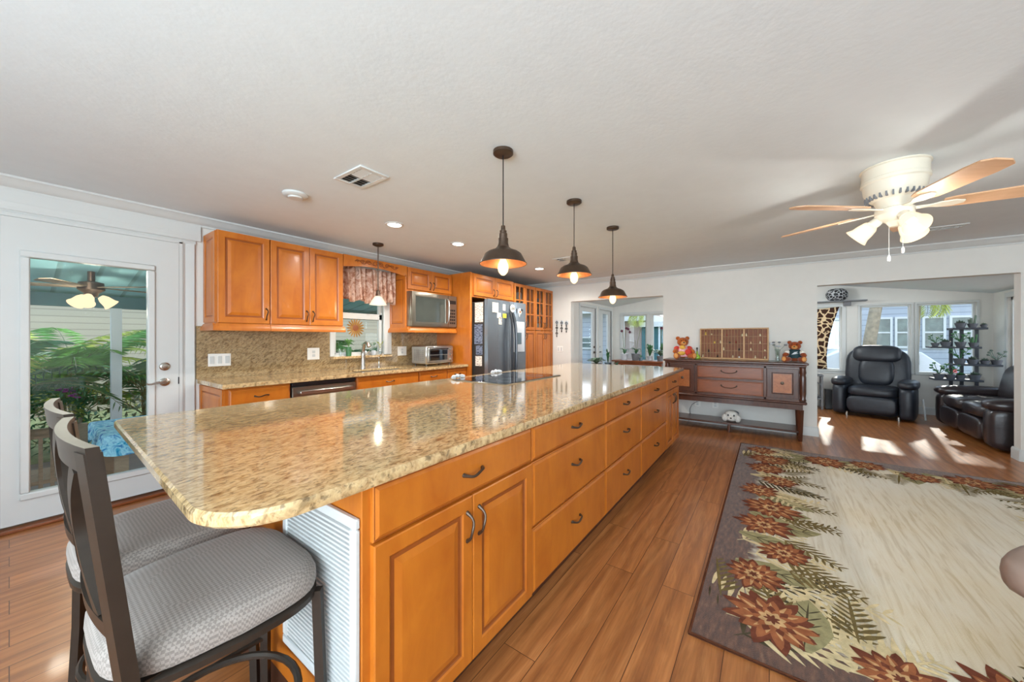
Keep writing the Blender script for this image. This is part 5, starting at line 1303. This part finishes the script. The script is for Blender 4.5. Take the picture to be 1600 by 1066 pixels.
# plant stand and succulents
r = thing('plant_stand', 'dark tiered plant stand by the right sunroom window', 'plant stand', (8.62, -2.42, 0))
M['stand'] = plain('dark_plant_stand', rgb(52, 56, 64), .5, var=.1)
tiers = [(1.455, -2.66, -2.31), (1.165, -2.60, -2.08), (.90, -2.80, -2.32), (.66, -2.62, -2.12)]
for py_ in (-2.34, -2.45, -2.60): MB().box(8.665, py_-.018, 0, 8.695, py_+.018, 1.45).build('post', M['stand'], r, world=True)
for z, a, b in tiers: MB().box(8.50, a, z-.03, 8.74, b, z, bev=.003).build('shelf', M['stand'], r, world=True)
MB().box(8.50, -2.62, .05, 8.74, -2.32, .08).build('base_shelf', M['stand'], r, world=True)
def rosette(mb, c, R_, n, mi=0, up=.6):
    for i in range(n):
        a = i*2.39996; t = (i+1)/n; L = R_*(.35+.65*t); e = up*(1-t*.7)*R_*1.3
        d_ = Vector((math.cos(a), math.sin(a), 0)); w = Vector((-math.sin(a), math.cos(a), 0))*R_*.26
        b0 = Vector(c); tip = b0+d_*L+Vector((0, 0, e)); md = b0+d_*L*.55+Vector((0, 0, e*.35))
        mb.add([b0, md+w, tip, md-w, md+Vector((0, 0, R_*.08))], [(0, 1, 4), (1, 2, 4), (2, 3, 4), (3, 0, 4)], mi)
def succulent(x, y, z, s_, pm, lm, label, group, shape=0):
    s_ *= .8; pm = M['pot_stand']; lm = M['leafdim'] if lm is M['leafgray'] else M['leafdk']  # pots and grey leaves take the darker backlit colours
    r = thing('potted_succulent', label, 'plant', (x, y, z), group=group)
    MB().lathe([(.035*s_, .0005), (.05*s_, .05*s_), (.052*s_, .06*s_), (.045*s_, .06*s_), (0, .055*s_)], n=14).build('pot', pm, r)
    mb = MB()
    if shape == 0: rosette(mb, (0, 0, .055*s_), .065*s_, 16)
    elif shape == 1:
        for k in range(5):
            a = k*1.26; mb.tube([(math.cos(a)*.02*s_, math.sin(a)*.02*s_, .05*s_), (math.cos(a)*.035*s_, math.sin(a)*.035*s_, .1*s_+.02*k*s_)], .012*s_, 6)
    else:
        for k in range(9):
            a = k*2.4; tip = (math.cos(a)*.07*s_, math.sin(a)*.07*s_, .09*s_+.012*k*s_); mb.tube([(0, 0, .05*s_), (math.cos(a)*.03*s_, math.sin(a)*.03*s_, .09*s_), tip], .003*s_, 4); mb.ell(tip, (.018*s_, .018*s_, .012*s_), nu=8, nv=5)
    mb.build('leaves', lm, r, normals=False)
GS = 'succulents on the plant stand'
for (z, ys, tn) in ((1.455, [(-2.40, 0, 'grey rosette', 1.5), (-2.52, 1, 'stubby cactus', 1.3), (-2.63, 0, 'small pale rosette', .9)], 'top'), (1.165, [(-2.14, 2, 'dark branching', 1.2), (-2.25, 0, 'wide grey rosette', 1.5), (-2.40, 2, 'bushy dark', 1.5), (-2.53, 1, 'stubby dark', 1.3)], 'second'),
                   (.90, [(-2.39, 2, 'tall branching', 1.7), (-2.52, 0, 'grey rosette', 1.5), (-2.64, 0, 'flat pale rosette', 1.2), (-2.75, 2, 'round-leaved', 1.4)], 'third'), (.66, [(-2.18, 2, 'bushy dark', 1.6), (-2.30, 2, 'leafy dark', 1.5), (-2.40, 0, 'dark rosette', 1.4), (-2.54, 0, 'broad rosette', 1.6)], 'fourth')):
    for y, sh, nm, sc in ys:
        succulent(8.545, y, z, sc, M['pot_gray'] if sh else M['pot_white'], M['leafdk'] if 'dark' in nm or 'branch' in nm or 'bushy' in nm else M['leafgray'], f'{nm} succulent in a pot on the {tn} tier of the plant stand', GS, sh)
# wall shelf, lattice vase, banner, side table, speaker
r = thing('wall_shelf', 'narrow grey shelf above the animal-print cloth', 'shelf', (8.95, -.95, 1.98))
MB().box(8.86, -1.42, 1.965, 9.045, -.42, 1.985, bev=.003).build('board', M['pot_gray'], r, world=True)
for yy in (-1.17, -.6): MB().box(8.96, yy-.05, 1.89, 9.045, yy+.05, 1.965, bev=.004).build('bracket', M['pot_gray'], r, world=True)
o = MB().lathe([(.08, .0005), (.13, .03), (.165, .09), (.165, .15), (.13, .21), (.09, .235), (.075, .235), (0, .22)], n=28).build('lattice_vase', M['lattice']); o.location = (8.95, -1.02, 1.985)
# keep the vase on the shelf board
o.scale = (.95, .95, .95); tag(o, 'round black and white lattice vase on the sunroom shelf', 'vase')
vs = []; fs = []; nx, nz = 16, 20
for j in range(nz+1):
    t = j/nz
    for i in range(nx+1):
        u = i/nx; yr = -1.06+.16*math.sin(t*PI*.62)+.02*t; y = -.40+(yr+.40)*u
        vs.append((8.99-.012*math.sin(u*9+t*2), y, 1.86-.04*math.sin(u*PI)*.5+.02*u-1.17*t+.03*math.sin(u*PI)*t))
for j in range(nz):
    for i in range(nx): a = j*(nx+1)+i; fs.append((a, a+1, a+nx+2, a+nx+1))
o = MB().add(vs, fs).build('print_cloth', M['spots'], ang=180); sm = o.modifiers.new('cloth', 'SOLIDIFY'); sm.thickness = .003
tag(o, 'brown and cream animal-print cloth hung over the sunroom window', 'cloth')
r = thing('side_table', 'small grey wrought side table below the animal-print cloth', 'side table', (8.72, -.62, 0))
MB().box(8.55, -.80, .60, 8.9, -.42, .63, bev=.005).build('top', M['pot_gray'], r, world=True)
for a in (8.57, 8.88):
    for b in (-.78, -.44): MB().box(a-.012, b-.012, 0, a+.012, b+.012, .6).build('leg', M['pot_gray'], r, world=True)
mb = MB()
for z in (.2, .42): mb.tube([(8.57, -.78+.34*i/12, z+.12*math.sin(PI*i/12)) for i in range(13)], .008, 6)
mb.build('scrollwork', M['pot_gray'], r, world=True)
MB().box(8.56, -.79, .18, 8.89, -.43, .2).build('lower_shelf', M['pot_gray'], r, world=True)
o = MB().box(8.6, -.72, .632, 8.84, -.5, .68, bev=.01).build('storage_tin', M['pot_white']); tag(o, 'pale box lying on the grey side table', 'box')
o = MB().box(8.6, -.72, .201, 8.84, -.5, .30, bev=.02).build('storage_tin', M['pot_blue']); tag(o, 'blue-grey bundle on the lower shelf of the side table', 'box')
o = MB().box(8.66, -.99, 0, 8.85, -.83, .36, bev=.01).build('speaker', M['black']); tag(o, 'black speaker box on the floor beside the recliner', 'speaker')
# plant table with orchids
r = thing('plant_table', 'brown wooden plant table in the sunroom seen through the left opening', 'table', (8.3, 2.35, 0))
TZ = .80
MB().box(8.0, 1.80, TZ-.035, 8.55, 2.93, TZ, bev=.008).build('top', M['sbfront'], r, world=True)
MB().box(8.05, 1.86, TZ-.10, 8.5, 2.87, TZ-.035).build('apron', M['sbfront'], r, world=True)
for a in (8.07, 8.48):
    for b in (1.88, 2.85): MB().box(a-.025, b-.025, 0, a+.025, b+.025, TZ-.04).build('leg', M['sbfront'], r, world=True)
def orchid(x, y, z, pot, pm, stems, leaves, label, lm, flower_m=None, name='potted_orchid', lw=.022, lh=.12, spread=.13):
    r = thing(name, label, 'plant', (x, y, z), group='plants in the left part of the sunroom')
    R_, H = pot
    MB().lathe([(R_*.75, .0005), (R_, H*.95), (R_*1.04, H), (R_*.9, H), (0, H*.9)], n=16).build('pot', pm, r)
    mb = MB()
    for i in range(leaves):
        a = i*2.4+x*7; d_ = Vector((math.cos(a), math.sin(a), 0)); w = Vector((-math.sin(a), math.cos(a), 0))
        L = spread*(.7+.5*((i*37) % 10)/10); hh = lh*(.5+.7*((i*53) % 10)/10)
        pts = [Vector((0, 0, H*.92)), d_*L*.4+Vector((0, 0, H+hh*.8)), d_*L*.8+Vector((0, 0, H+hh)), d_*L*1.15+Vector((0, 0, H+hh*.75))]
        ws = [.3, 1, .9, .05]; b = [p+w*lw*k for p, k in zip(pts, ws)]+[p-w*lw*k for p, k in zip(pts, ws)]+[p+Vector((0, 0, -.006)) for p in pts]
        f_ = []
        for k in range(3): f_ += [(k, k+1, 8+k+1, 8+k), (8+k, 8+k+1, 4+k+1, 4+k)]
        mb.add(b, f_)
    mb.build('leaves', lm, r, normals=False)
    if stems:
        sb = MB(); fb = MB()
        for dx, dy, hh, curl in stems:
            pts = [(0, 0, H*.9), (dx*.3, dy*.3, H+hh*.5), (dx*.7, dy*.7, H+hh*.95), (dx, dy, H+hh)] + ([(dx*1.6, dy*1.8, H+hh*.97), (dx*2.0, dy*2.6, H+hh*.85)] if curl else [])
            sb.tube(pts, .005, 5)
            if flower_m:
                for p in (pts[3:] if curl else [pts[3]]):
                    for q in range(5):
                        a = q*2*PI/5; fb.ell((p[0]-.008, p[1]+.018*math.cos(a), p[2]+.018*math.sin(a)), (.006, .017, .014), nu=8, nv=5)
        sb.build('stems', M['stem'], r)
        if flower_m: fb.build('flowers', flower_m, r)
    return r
orchid(8.2, 2.70, TZ, (.085, .14), M['pot_white'], [(-.02, .05, .52, 0), (.0, -.05, .58, 1)], 7, 'orchid in a pale square-looking pot with one dark bloom on a tall stem', M['leafdk'], M['orchid'])
orchid(8.2, 2.44, TZ, (.10, .15), M['pot_gray'], [(.0, -.14, .56, 0), (-.02, .02, .30, 0)], 7, 'orchid in a grey pot with stems leaning right, second on the plant table', M['leafdk'], None)
orchid(8.28, 2.16, TZ, (.06, .10), M['pot_white'], [], 10, 'upright dark green plant in a small pot, third on the plant table', M['leafdk'], None, 'potted_plant', .035, .24, .09)
orchid(8.09, 2.30, TZ, (.04, .07), M['pot_blue'], [], 7, 'tiny plant in a blue pot at the front of the plant table', M['leafdk'], None, 'potted_plant', .014, .05, .04)
orchid(8.25, 1.93, TZ, (.075, .11), M['pot_gray'], [(.0, -.03, .60, 0)], 14, 'bushy plant with a dark bloom at the right end of the plant table', M['leafgray'], M['orchid'], 'potted_plant', .03, .12, .15)
orchid(8.38, 1.90, TZ, (.05, .09), M['pot_white'], [], 9, 'upright broad-leaved plant behind the bushy one at the right of the plant table', M['leafdk'], None, 'potted_plant', .035, .26, .07)
# taller pots on stands left of the table
def stand(x, y, h, label):
    r = thing('plant_pedestal', label, 'plant stand', (x, y, 0), group='pedestals by the glazed doors')
    MB().lathe([(.12, h-.02), (.12, h)], (0, 0, 0), 18).build('top', M['sb'], r)
    for k in range(3): MB().tube([(.08*math.cos(k*2.1), .08*math.sin(k*2.1), h-.01), (.11*math.cos(k*2.1), .11*math.sin(k*2.1), 0)], .012, 6).build('leg', M['sb'], r)
stand(6.95, 2.86, .70, 'pedestal holding the wide leafy plant by the glazed door')
orchid(6.95, 2.86, .70, (.11, .08), M['soil'], [], 30, 'wide round-leaved plant in a shallow dark bowl beside the left jamb', M['leafgray'], None, 'potted_plant', .034, .11, .16)
stand(8.15, 3.07, .58, 'pedestal holding the snake plant in the sunroom')
orchid(8.15, 3.07, .58, (.08, .15), M['pot_blue'], [], 9, 'snake plant with upright leaves in a blue-grey pot', M['leafdk'], None, 'snake_plant', .025, .28, .05)
stand(7.75, 2.72, .62, 'low pedestal between snake plant and plant table')
orchid(7.75, 2.72, .62, (.05, .08), M['pot_white'], [], 7, 'small plant in a pale pot between snake plant and plant table', M['leafdk'], None, 'potted_plant', .02, .07, .07)

# ================================================================== OUTDOORS
GZ = -.34
struct('ground', MB().box(-14, 4.3, GZ-.1, 40, 34, GZ), M['grass']); struct('ground_east', MB().box(9.17, -30, GZ-.1, 40, 4.3, GZ), M['grass'])
struct('ground_south', MB().box(6.31, 3.39, GZ-.1, 9.17, 4.3, GZ), M['concrete'])
# lanai behind the glass door
struct('porch_floor', MB().box(-4, 4.3, GZ, 6.3, 7.6, GZ+.03), M['concrete'])
mb = MB(); mb.add([(-4, 4.3, 2.42), (6.2, 4.3, 2.42), (6.2, 7.5, 1.86), (-4, 7.5, 1.86), (-4, 4.3, 2.46), (6.2, 4.3, 2.46), (6.2, 7.5, 1.9), (-4, 7.5, 1.9)], [(0, 1, 2, 3), (4, 5, 6, 7), (0, 1, 5, 4), (1, 2, 6, 5), (2, 3, 7, 6), (3, 0, 4, 7)])
struct('porch_ceiling', mb, M['tealroof'])
struct('porch_beam', MB().box(-4, 7.25, 1.70, 6.2, 7.36, 1.86), M['teal'])
def post(x, label):
    o = MB().box(-.05, -.05, 0, .05, .05, 1.70-GZ-.03).build('porch_post', M['postpaint']); o.location = (x, 7.3, GZ+.03); tag(o, label, 'post', 'porch posts')
post(.855, 'white porch post seen through the glass door'); post(2.72, 'white porch post seen through the kitchen window'); post(-1.6, 'white porch post beyond the left edge of the glass door')
r = thing('porch_light', 'lit dome light under the teal porch ceiling', 'ceiling light', (.30, 5.75, 2.16))
MB().lathe([(.15, .01), (.15, -.02), (.14, -.025)], n=20).build('base', M['white'], r)
MB().lathe([(.135, -.022), (.12, -.06), (.07, -.085), (0, -.095)], n=24).build('dome', M['warmlamp'], r)
l = bpy.data.lights.new('porch_lamp', 'POINT'); l.energy = 12; l.color = (1, .9, .76); l.shadow_soft_size = .08
o = bpy.data.objects.new('porch_lamp', l); COL.objects.link(o); o.parent = r; o.location = (0, 0, -.2)
r = thing('porch_fan', 'porch ceiling fan with lit glass shades behind the door glass', 'ceiling fan', (.55, 6.35, 2.03))
MB().lathe([(.03, .03), (.03, -.08), (.1, -.1), (.11, -.18), (.06, -.22), (.05, -.26), (0, -.27)], n=20).build('motor', M['bronze'], r)
for k in range(5):
    mb = MB(); mb.M = RZ(.3+k*2*PI/5) @ T(0, 0, -.15) @ RX(.2); mb.prism([(.1, -.03), (.6, -.065), (.64, 0), (.6, .065), (.1, .03)], -.004, .004); mb.build('blade', M['teak'], r)
for k in range(3):
    mb = MB(); mb.M = RZ(.2+k*2*PI/3) @ T(.06, 0, -.24) @ RY(-.8); mb.lathe([(.03, -.02), (.05, -.06), (.06, -.12), (.075, -.15)], n=16, cap=False); mb.build('lamp_shade', M['warmlamp'], r)
l = bpy.data.lights.new('porch_fan_lamp', 'POINT'); l.energy = 12; l.color = (1, .9, .74); l.shadow_soft_size = .06
o = bpy.data.objects.new('porch_fan_lamp', l); COL.objects.link(o); o.parent = r; o.location = (0, 0, -.42)
# patio furniture
r = thing('patio_table', 'outdoor table under a blue ocean-print cloth', 'table', (1.09, 4.98, GZ+.03))
for a in (-.52, .52):
    for b in (-.38, .38): MB().box(a-.04, b-.04, 0, a+.04, b+.04, .74).build('leg', M['teak'], r)
MB().box(-.6, -.45, .74, .6, .45, .77).build('tabletop', M['teak'], r)
vs = []; fs = []; n = 28
ring = []
for k in range(n*4):
    sde, u = divmod(k, n); u = u/n*2-1
    p = [(u, -1), (1, u), (-u, 1), (-1, -u)][sde]; ring.append(p)
m_ = len(ring)
for (ex, hh, wv) in ((.2, .775, 0), (1.0, .775, 0), (1.02, .76, .0), (1.035, .70, .02), (1.05, .63, .03)):
    for k, p in enumerate(ring):
        q = 1+wv*math.sin(k*.9); vs.append((p[0]*.62*ex*q, p[1]*.47*ex*q, hh-(.03*math.sin(k*.45) if hh < .65 else 0)))
for l in range(4):
    for k in range(m_): fs.append((l*m_+k, l*m_+(k+1) % m_, (l+1)*m_+(k+1) % m_, (l+1)*m_+k))
fs.append(tuple(range(m_)))
o = MB().add(vs, fs).build('tablecloth', M['bluecloth'], ang=60); o.location = (1.09, 4.98, GZ+.03); tag(o, 'blue ocean-print cloth draped over the patio table', 'tablecloth')
def patio_chair(x, y, rz, label):
    r = thing('patio_chair', label, 'chair', (x, y, GZ+.03), rz, 'patio chairs')
    for sx_ in (-1, 1):
        MB().box(sx_*.25-.03, -.03, 0, sx_*.25+.03, .03, .86, bev=.004).build('leg', M['teak'], r)
        MB().box(sx_*.25-.03, .42, 0, sx_*.25+.03, .48, .62, bev=.004).build('leg', M['teak'], r)
        MB().box(sx_*.25-.035, -.0, .60, sx_*.25+.035, .5, .64, bev=.004).build('arm', M['teak'], r)
    MB().box(-.25, -.02, .78, .25, .02, .86, bev=.004).build('top_rail', M['teak'], r)
    MB().box(-.25, -.02, .30, .25, .02, .36).build('lower_rail', M['teak'], r)
    mb = MB()
    for i in range(8): xx = -.21+.42*i/7; mb.box(xx-.011, -.01, .36, xx+.011, .01, .78)
    mb.build('back_slats', M['teak'], r)
    MB().box(-.24, 0, .40, .24, .46, .43).build('seat', M['teak'], r)
patio_chair(.12, 4.86, .03, 'weathered slat-back patio chair behind the bar stools, left of the blue table')
# garden
def frond(mb, base, az, L, droop, el, leafL, n=22, w=.011, wide=1.0):
    p = Vector(base); pts = [p.copy()]; e = el
    for i in range(10):
        p = p+Vector((math.cos(az)*math.cos(e), math.sin(az)*math.cos(e), math.sin(e)))*L/10; e -= droop/10; pts.append(p.copy())
    mb.tube(pts, [.008*(1-.8*i/10)+.001 for i in range(11)], 4, mi=1)
    for i in range(n):
        t = .15+.85*i/n; f = t*10; k = min(int(f), 9); q = pts[k].lerp(pts[k+1], f-k); d_ = (pts[k+1]-pts[k]).normalized()
        side = d_.cross(Vector((0, 0, 1))); side = side.normalized() if side.length > .01 else Vector((1, 0, 0))
        l_ = leafL*math.sin(PI*(.12+.84*t))**.7
        for s_ in (-1, 1):
            v = (side*s_*.85*wide+d_*.65+Vector((0, 0, -.15))).normalized(); up = v.cross(d_).normalized()
            tip = q+v*l_+Vector((0, 0, -l_*.18)); md = q+v*l_*.5; ww = d_*w
            mb.add([q, md+ww, tip, md-ww], [(0, 1, 2), (0, 2, 3)], 0)
def palm(x, y, z, n, L, leafL, label, lm, trunk=None, group='areca palms beyond the porch', el=(.6, 1.35), name='areca_palm', seed=0, droop=1.7):
    random.seed(seed); r = thing(name, label, 'palm', (x, y, z), group=group)
    th = trunk or .75
    if trunk: MB().tube([(0, 0, 0), (.02, .02, th*.5), (.0, .0, th)], [.09, .075, .06], 8).build('trunk', M['trunk'], r)
    else:
        mb = MB()
        for k in range(5): a = k*1.3; mb.tube([(.08*math.cos(a), .08*math.sin(a), 0), (.12*math.cos(a), .12*math.sin(a), 1.0)], .02, 6)
        mb.build('stems', M['stem'], r)
    mb = MB()
    for i in range(n): frond(mb, (.06*math.cos(i*2.4), .06*math.sin(i*2.4), th+(-.45+.7*random.random() if not trunk else 0)), i*2.4+random.random()*.5, L*(.75+.5*random.random()), droop*(.7+.5*random.random()), random.uniform(*el), leafL)
    mb.build('fronds', [lm, M['stem']], r, normals=False)
palm(-.3, 8.1, GZ, 16, 1.7, .34, 'areca palm left of the porch post, seen through the door glass', M['leafdk'], seed=1)
palm(.55, 8.5, GZ, 18, 1.9, .36, 'bright areca palm in the middle behind the door glass', M['leaf'], seed=2)
palm(1.35, 8.2, GZ, 18, 1.8, .36, 'areca palm right of the porch post behind the door glass', M['leafdk'], seed=3)
palm(2.6, 8.6, GZ, 16, 1.9, .36, 'areca palm beyond the left part of the kitchen window', M['leafdk'], seed=4)
palm(3.7, 8.3, GZ, 16, 1.8, .36, 'areca palm beyond the kitchen window, behind the faucet', M['leaf'], seed=5)
palm(5.0, 8.6, GZ, 16, 1.9, .36, 'areca palm at the right of the kitchen window view', M['leafdk'], seed=6)
palm(.0, 9.6, GZ, 20, 2.3, .45, 'tall yellow-green palm behind the areca palms', M['leafylw'], seed=8)
def bush(x, y, z, rx, rz_, label, lm, n=260, flowers=0, seed=0):
    random.seed(seed); r = thing('shrub', label, 'shrub', (x, y, z), group='shrubs by the porch')
    mb = MB()
    for i in range(n):
        a = random.random()*2*PI; e = random.random(); rr = rx*math.sqrt(random.random()); p = Vector((rr*math.cos(a), rr*math.sin(a), .1+rz_*e*(1-.4*(rr/rx)**2)))
        d_ = Vector((random.uniform(-1, 1), random.uniform(-1, 1), random.uniform(-.2, 1))).normalized(); w = d_.cross(Vector((.3, .5, 1))).normalized()*.018
        mb.add([p, p+d_*.05+w, p+d_*.11, p+d_*.05-w], [(0, 1, 2, 3)])
    mb.build('foliage', lm, r, normals=False)
    MB().tube([(0, 0, 0), (.02, 0, rz_*.6)], .02, 6).build('stem', M['trunk'], r)
    if flowers:
        fb = MB()
        for i in range(flowers):
            a = random.random()*2*PI; p = (rx*.6*math.cos(a), rx*.6*math.sin(a), rz_*(.8+.25*random.random()))
            for q in range(6): fb.ell((p[0]+.03*math.cos(q), p[1]+.03*math.sin(q), p[2]+.01*q), (.03, .012, .012), nu=6, nv=4, rot=RZ(q))
        fb.build('flowers', M['purple'], r)
bush(-.35, 7.75, GZ, .45, .85, 'dark shrub with purple flowers left of the chair outside', M['leafdk'], 420, 4, 1)
bush(.55, 7.7, GZ, .45, .9, 'dark shrub with a purple bloom behind the blue table', M['leafdk'], 420, 4, 2)
bush(1.35, 7.75, GZ, .4, .95, 'pale-tipped shrub right of the porch post', M['leafgray'], 380, 0, 3)
bush(3.3, 7.8, GZ, .6, 1.3, 'dense green shrub outside the kitchen window', M['leafdk'], 600, 0, 4)
bush(4.4, 7.9, GZ, .6, 1.4, 'leafy shrub to the right outside the kitchen window', M['leaf'], 600, 0, 5)
# neighbouring houses
r = thing('neighbour_house', 'cream-sided house behind the palms beyond the porch', 'house', (2, 13, GZ))
MB().box(-12, 12.3, GZ, 12, 14, 2.9).build('wall', M['siding2'], r, world=True)
MB().box(-12.3, 12, 2.9, 12.3, 14.3, 3.1).build('eave', M['white'], r, world=True)
mb = MB().prism([(12, 3.1), (14.3, 3.1), (13.2, 3.9)], -12.3, 12.3, plane='yz'); mb.build('roof', M['roof'], r, world=True)
def house_window(parent, y0, y1, z0, z1, x):
    mb = MB()
    for p in ((y0-.06, y1+.06, z1, z1+.07), (y0-.06, y1+.06, z0-.07, z0), (y0-.06, y0, z0, z1), (y1, y1+.06, z0, z1), (y0, y1, (z0+z1)/2-.025, (z0+z1)/2+.025)): mb.box(x-.05, p[0], p[2], x+.01, p[1], p[3])
    o = mb.build('window', M['white'], parent, world=True); MB().box(x-.02, y0, z0, x+.005, y1, z1).build('pane', M['winref'], o, world=True)
k = 18/14
r = thing('neighbour_house', 'white clapboard house with paired windows outside the sunroom', 'house', (18.5, -4, GZ))
MB().box(18, -12, GZ, 19.5, 2.4, 3.3).build('wall', M['siding'], r, world=True)
MB().box(17.6, -12.3, 3.3, 20, 2.6, 3.45).build('eave', M['white'], r, world=True)
mb = MB().prism([(17.6, 3.45), (20, 3.45), (20, 4.4)], -12.3, 2.6, plane='xz'); 
for y0, y1 in ((-2.68, -2.36), (-3.12, -2.815), (-3.64, -3.32), (-4.09, -3.79), (-1.9, -1.55)): house_window(r, y0*k, y1*k, 1.29-.17*k-.05, 1.29+.49*k+.05, 18)
r = thing('neighbour_house', 'pinkish stucco house with tiled roof beyond the plant table', 'house', (15, 7, GZ))
MB().box(14, 3.95, GZ, 16, 5.15, 1.95).build('wall', M['pinkwall'], r, world=True)
MB().box(13.6, 3.7, 1.95, 16.4, 5.2, 2.2).build('fascia', M['white'], r, world=True)
mb2 = MB(); mb2.add([(13.6, 3.7, 2.2), (16.4, 3.7, 2.2), (16.4, 5.2, 2.2), (13.6, 5.2, 2.2), (15, 4.2, 2.62), (15, 4.7, 2.62)], [(0, 1, 4), (1, 2, 5, 4), (2, 3, 5), (3, 0, 4, 5), (0, 3, 2, 1)]); mb2.build('roof', M['roof'], r, world=True)
r = thing('neighbour_house', 'pale sided house seen through the glazed sunroom door', 'house', (15, 7.8, GZ))
MB().box(14, 5.25, GZ, 16, 10.4, 2.3).build('wall', M['siding'], r, world=True)
MB().box(13.6, 5.21, 2.3, 16.4, 10.6, 2.42).build('eave', M['white'], r, world=True)
for y0, y1 in ((5.75, 6.5), (8.0, 8.8)): house_window(r, y0, y1, .92, 1.3, 14)
r = thing('screened_carport', 'teal screened carport right of the pinkish house', 'carport', (13.9, 3.2, GZ))
MB().box(13.9, 2.65, GZ, 14.4, 3.92, 1.72).build('screen_wall', M['teal'], r, world=True)
MB().box(13.7, 2.55, 1.72, 14.6, 3.94, 1.9).build('roof_edge', M['white'], r, world=True)
for y in (2.72, 3.28): MB().box(13.86, y-.03, GZ, 13.9, y+.03, 1.72).build('frame_post', M['postpaint'], r, world=True)
# palm beside the sunroom window
r = thing('tall_palm', 'tall palm with leaning grey trunk outside the sunroom window', 'palm', (11.2, -1.75, GZ))
MB().tube([(0, 0, 0), (0, -.02, .8), (0, -.08, 1.6), (0, -.2, 2.5), (.05, -.4, 3.7)], [.15, .12, .11, .10, .09], 12).build('trunk', M['trunk'], r)
mb = MB(); random.seed(21)
for i in range(12): frond(mb, (.05, -.4, 3.7), i*.524, 1.7, 2.6, .7, .42, 20, .016)
mb.build('fronds', [M['leafylw'], M['stem']], r, normals=False)
r = thing('small_palm', 'yellowish palm with drooping fronds hanging before the white house', 'palm', (11.6, -2.62, GZ))
MB().tube([(0, 0, 0), (.0, 0, 1.3), (.05, -.05, 2.5)], [.06, .05, .045], 10).build('trunk', M['trunk'], r)
mb = MB(); random.seed(22)
for i in range(5): frond(mb, (.05, -.05, 2.5), -2.4+i*.45, .75, 3.1, .5, .30, 14, .013)
mb.build('fronds', [M['leafylw'], M['stem']], r, normals=False)
r = thing('small_palm', 'yellow-green palm outside the left sunroom windows', 'palm', (11.2, 2.95, GZ))
MB().tube([(0, 0, 0), (.0, .03, 1.2), (.05, .05, 2.4)], [.08, .07, .06], 10).build('trunk', M['trunk'], r)
mb = MB(); random.seed(23)
for i in range(6): frond(mb, (.05, .05, 2.4), .8+i*.5, .9, 2.9, .6, .3, 14, .013)
mb.build('fronds', [M['leafylw'], M['stem']], r, normals=False)
# parked car
r = thing('parked_car', 'pale parked car with red tail light outside the sunroom', 'car', (13.3, -2.3, GZ))
mb = MB().prism([(-3.45, .22), (-3.5, .5), (-3.42, .85), (-3.25, 1.02), (-2.95, 1.30), (-1.6, 1.36), (-.9, .98), (0, .86), (.3, .7), (.3, .22)], 12.6, 14.1, plane='yz', bev=.03); mb.M = Matrix()
mb.v = [v+Vector((0, 0, GZ)) for v in mb.v]
mb.build('body', plain('pale_car_paint', rgb(206, 208, 214), .3, coat=.5, var=.02), r, world=True)
MB().box(12.57, -2.9, GZ+1.0, 12.6, -1.5, GZ+1.26, bev=.01).build('side_window', M['winref'], r, world=True)
MB().box(12.57, -3.49, GZ+.5, 12.75, -3.38, GZ+.95, bev=.02).build('tail_light', plain('tail_light_red', rgb(190, 44, 50), .25, coat=.5), r, world=True)
for y in (-2.85, -.35):
    mb = MB(); mb.M = T(12.62, y, GZ+.31) @ RY(-PI/2); mb.lathe([(0, -.2), (.31, -.2), (.31, .02), (.2, .03), (0, .03)], n=24); mb.build('wheel', M['black'], r, world=True)
